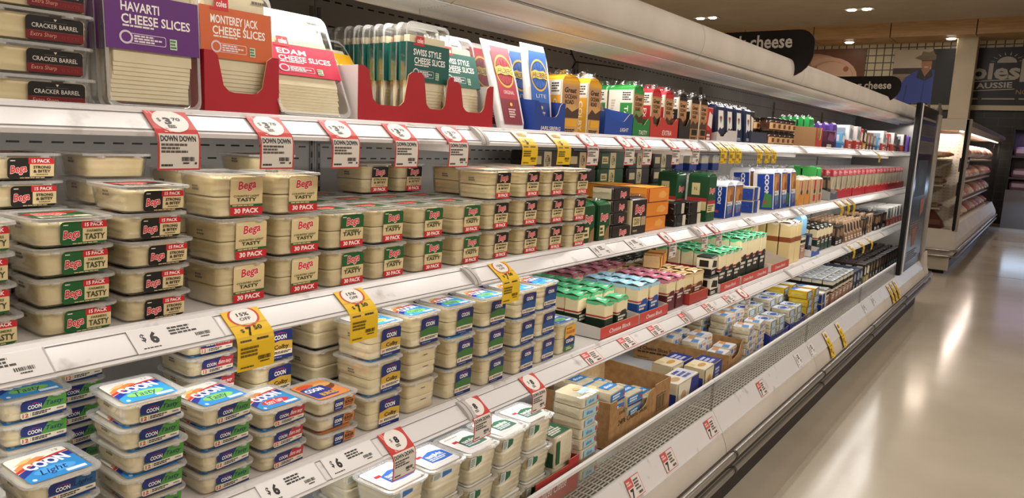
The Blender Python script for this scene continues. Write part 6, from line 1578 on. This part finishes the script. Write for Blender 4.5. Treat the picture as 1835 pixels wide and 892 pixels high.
tray_rows(P_DK, -1.32, 0.066, 5, (5.50, 5.61, 5.72, 5.83), Z3, 'dark green block with red and cream bands', gl, rz=0.02)
tray_rows(P_DP, -1.30, 0.065, 4, (6.0, 6.12), Z3, 'dark wedge pack past the dark green blocks', gl, rz=0.1)
for a in range(6):
    row_back(P_TN, [-1.28 - 0.055 * k for k in range(6)], 6.28 + 0.11 * a, Z3, f'tan slice pack, {NTH[a + 1]} row along', 'tan slice packs', (0, -0.2, 0), 'back')
tray_rows(P_DP, -1.30, 0.08, 4, (6.97, 7.09), Z3, 'dark wedge pack past the tan slice packs', gl, rz=0.15)
tray_rows(P_DP, -1.30, 0.08, 4, (7.52, 7.66, 7.80, 7.94), Z3, 'dark wedge pack near the far end of the lower shelf', gl, rz=0.15)
tray_rows(P_XW, -1.34, 0.16, 2, (8.12, 8.30, 8.48, 8.66, 8.84), Z3, 'white box near the far end of the lower shelf', gl, rz=0.05)
tray_rows(P_TN, -1.30, 0.07, 4, (7.24, 7.36), Z3, 'tan slice pack at the far end of the lower shelf', gl, rz=0.15)
# ================================================================== well past the tubs
gq = 'packs in the well'
place(carton('display_carton', 'carton', 0.53, 0.32, 0.17, [(0.10, 0.185, 0.185), (0.62, 0.15, 0.09), (0.28, 0.16, 0.16)], CARD, CARDI, text=[('coles', 0.20, 0.70, 0.08, 0.12), ('24Pk Cheese Slices', 0.36, 0.48, 0.11, 0.46)], tcol='3A2818'), (-1.192, 2.545, ZD), 'open brown carton of slice packs beside the pale-blue pile')
b = MB(); print_flat(b, [('r', 0, 0, 1, 1, '4A3420'), ('r', 0.03, 0.05, 0.97, 0.95, 'A67F52'), ('b', 0.06, 0.1, 0.94, 0.9, '3A2818')], (-1.1912, 2.68, ZD + 0.04), (0, 1, 0), (0, 0, 1), 0.085, 0.07)
bc = b.build('barcode_print', [o for o in COL.objects if o.get('label', '').startswith('open brown carton')][0])
bc.matrix_parent_inverse = Matrix.Translation((1.192, -2.545, -ZD))
for q, (x, y) in enumerate(((-1.275, 2.375), (-1.275, 2.535), (-1.275, 2.695), (-1.415, 2.38), (-1.415, 2.54))):
    stack(P_FB, x, y, ZD + 0.004, (4, 3, 2, 4, 3)[q], 0.0504, 'white and blue slice pack', f'the {NTH[q + 1]} pile inside the brown carton', gq, 0.005, 0.08)
for q, (x, y, pp) in enumerate(((-1.24, 3.0, P_BW), (-1.236, 3.285, P_BR), (-1.362, 3.22, P_BR), (-1.365, 2.95, P_BW))):
    place(pp, (x, y, ZD), ('white and navy' if pp is P_BW else 'navy and cream') + f' loaf pack {("at the riser, first", "at the riser beside the long carton", "behind, touching the long carton", "behind the first one")[q]}', gq, (0, 0, J(0.06))) if q < 3 else None
place(carton('display_carton', 'carton', 0.36, 0.50, 0.125, [(1.0, 0.10, 0.05)], CARD, CARDI), (-1.21, 3.675, ZD), 'long brown carton of smoky slice packs set across the well', None, (0, 0, 0.14))
ob = [o for o in COL.objects if o.get('label', '').startswith('long brown carton')][0]
b = MB(); print_flat(b, [('t', 'coles', 0.10, 0.80, 0.12, 0.11, '3A2818', {'b': 0.02}), ('t', '12 Cheese Slices Smoked', 0.30, 0.55, 0.16, 0.50, '3A2818', {'b': 0.02}), ('l', 0.05, 0.3, 0.4, 0.42, 1, '3A2818'), ('l', 0.05, 0.08, 0.2, 0.13, 1, '3A2818')], (-0.5, -0.1806, 0.0), (1, 0, 0), (0, 0, 1), 0.5, 0.115); b.build('lettering', ob)
for q, (x, y) in enumerate(((-1.275, 3.585), (-1.405, 3.57), (-1.535, 3.55), (-1.30, 3.735), (-1.43, 3.72), (-1.56, 3.70))):
    stack(P_SK, x, y, ZD + 0.004, 2 if q in (0, 3) else 3, 0.0405, 'blue and orange slice pack', f'the {NTH[q + 1]} pile inside the long carton', gq, 0.006, 0.1)
for q, (x, y) in enumerate(((-1.27, 3.945), (-1.40, 3.95), (-1.53, 3.94), (-1.27, 4.10), (-1.40, 4.10), (-1.55, 4.10))):
    stack(P_SK, x, y, ZD, 4 if q in (0, 3) else 5, 0.0405, 'blue and orange slice pack', f'the {NTH[q + 1]} pile past the long carton', gq, 0.008, 0.14)
place(P_SK, (-1.46, 3.97, ZD + 0.204), 'blue and orange slice pack tipped on edge atop the loose piles', gq, (0, 0, 0.5)) if False else None
for q, y in enumerate((4.37, 4.76)):
    place(carton('display_carton', 'carton', 0.36, 0.46, 0.26, [(1.0, 0.06, 0.05)], '26368E', CARD, text=[('10 SLICES', 0.5, 0.5, 0.3, 0.6)], slope=False), (-1.19, y, ZD), f'dark blue carton with sloping sides, {NTH[q + 1]} of two in the well')
    for a in range(3):
        for c in range(2):
            stack(P_LF, -1.262 - 0.128 * a, y - 0.088 + 0.155 * c, ZD + 0.004, 3 + (a > 0), 0.0454, 'slice pack with blue oval', f'pile {("one", "two")[c]}, {NTH[a + 1]} back, {NTH[q + 1]} blue carton', gq, 0.004, 0.03)
P_OV = [o for o in COL.objects if o.name.startswith('display_carton') and 'dark blue carton' in o.get('label', '')]
for o in P_OV:
    b = MB()
    print_flat(b, [('e', 0.62, 0.62, 0.16, 0.2, 'D2D6E4'), ('e', 0.62, 0.62, 0.145, 0.18, '26368E'), ('l', 0.5, 0.55, 0.74, 0.7, 1, 'D2D6E4'), ('l', 0.4, 0.2, 0.8, 0.4, 3, 'AEB6D4')], (-0.46, -0.1806, 0.0), (1, 0, 0), (0, 0, 1), 0.40, 0.18) if False else print_flat(b, [('e', 0.35, 0.5, 0.2, 0.3, 'D2D6E4'), ('e', 0.35, 0.5, 0.185, 0.275, '26368E'), ('l', 0.2, 0.42, 0.5, 0.58, 1, 'D2D6E4'), ('l', 0.1, 0.05, 0.6, 0.2, 2, 'AEB6D4')], (-0.46, -0.1806, 0.02), (1, 0, 0), (0, 0, 1), 0.30, 0.12)
    b.build('oval_print', o)
for q, (x, y) in enumerate(((-1.265, 5.05), (-1.42, 5.05), (-1.265, 5.21), (-1.42, 5.21))):
    stack(P_YE, x, y, ZD, 4, 0.0504, 'yellow-ended slice pack', f'the {NTH[q + 1]} pile past the dark blue cartons', gq, 0.005, 0.06)
stack(P_BLU, -1.25, 5.385, ZD, 2, 0.0705, 'pale blue-edged block', 'the pile past the yellow-ended packs', gq, 0.004)
place(P_WB, (-1.23, 5.51, ZD), 'single black-topped box before the black-topped rows in the well', gq)
tray_rows(P_WB, -1.22, 0.076, 7, (5.64, 5.76, 5.88, 6.00, 6.12, 6.24), ZD, 'black-topped box with pinkish base', 'black-topped boxes in the well', sc=(1, 1, 1.32), rz=0.015)
tray_rows(P_NB, -1.25, 0.09, 5, (6.38, 6.50, 6.62, 6.74), ZD, 'navy pack past the black-topped boxes', gq, sc=(1, 1, 1.1), rz=0.05)
tray_rows(P_XK, -1.25, 0.09, 4, (6.90, 7.02), ZD, 'black pack with cream panel at the far well end', gq, rz=0.05)
tray_rows(P_DP, -1.25, 0.08, 4, (7.16, 7.28, 7.40, 7.54, 7.68, 7.82, 7.96, 8.10, 8.24, 8.38, 8.52, 8.66, 8.80), ZD, 'dark wedge pack at the far well end', gq, rz=0.1)

r = empty('cable'); put(r, 'thin black cable forking on the back wall above the yellow bag blocks', 'cable')
b = MB(); b.tube([(-1.846, 2.90, 2.03), (-1.846, 2.93, 1.995), (-1.846, 2.955, 1.975), (-1.846, 2.92, 1.94), (-1.846, 2.915, 1.84)], 0.003, BLK, 6); b.build('drop_cable', r)
b = MB(); b.tube([(-1.846, 2.955, 1.975), (-1.846, 3.2, 1.985), (-1.846, 3.42, 1.99)], 0.003, BLK, 6); b.build('branch_cable', r)

# prototypes that found no place are removed with their parts
for o in [o for o in COL.objects if o.parent is None and o.type == 'EMPTY' and not o.get('label')]:
    for c in list(o.children_recursive):
        D.objects.remove(c)
    D.objects.remove(o)

# every Empty sits at the base of its thing: those modelled in place are re-based together with their copies
bpy.context.view_layer.update()
SHIFT = {}
for o in [o for o in COL.objects if o.parent is None and o.type == 'EMPTY' and abs(o.location.x) < 0.01 and abs(o.location.z) < 0.001]:
    kids = [c for c in o.children_recursive]
    ms = [c.data for c in kids if c.type == 'MESH']
    key = tuple(sorted(m.name for m in ms))[:1]
    if key not in SHIFT:
        co = [v.co for m in ms for v in m.vertices]
        lo = [min(c[i] for c in co) for i in range(3)]
        hi = [max(c[i] for c in co) for i in range(3)]
        SHIFT[key] = Vector(((lo[0] + hi[0]) / 2, (lo[1] + hi[1]) / 2, lo[2]))
        for m in set(ms):
            m.transform(Matrix.Translation(-SHIFT[key]))
    for c in kids:
        if c.type == 'LIGHT':
            c.location -= SHIFT[key]
    o.location += SHIFT[key]
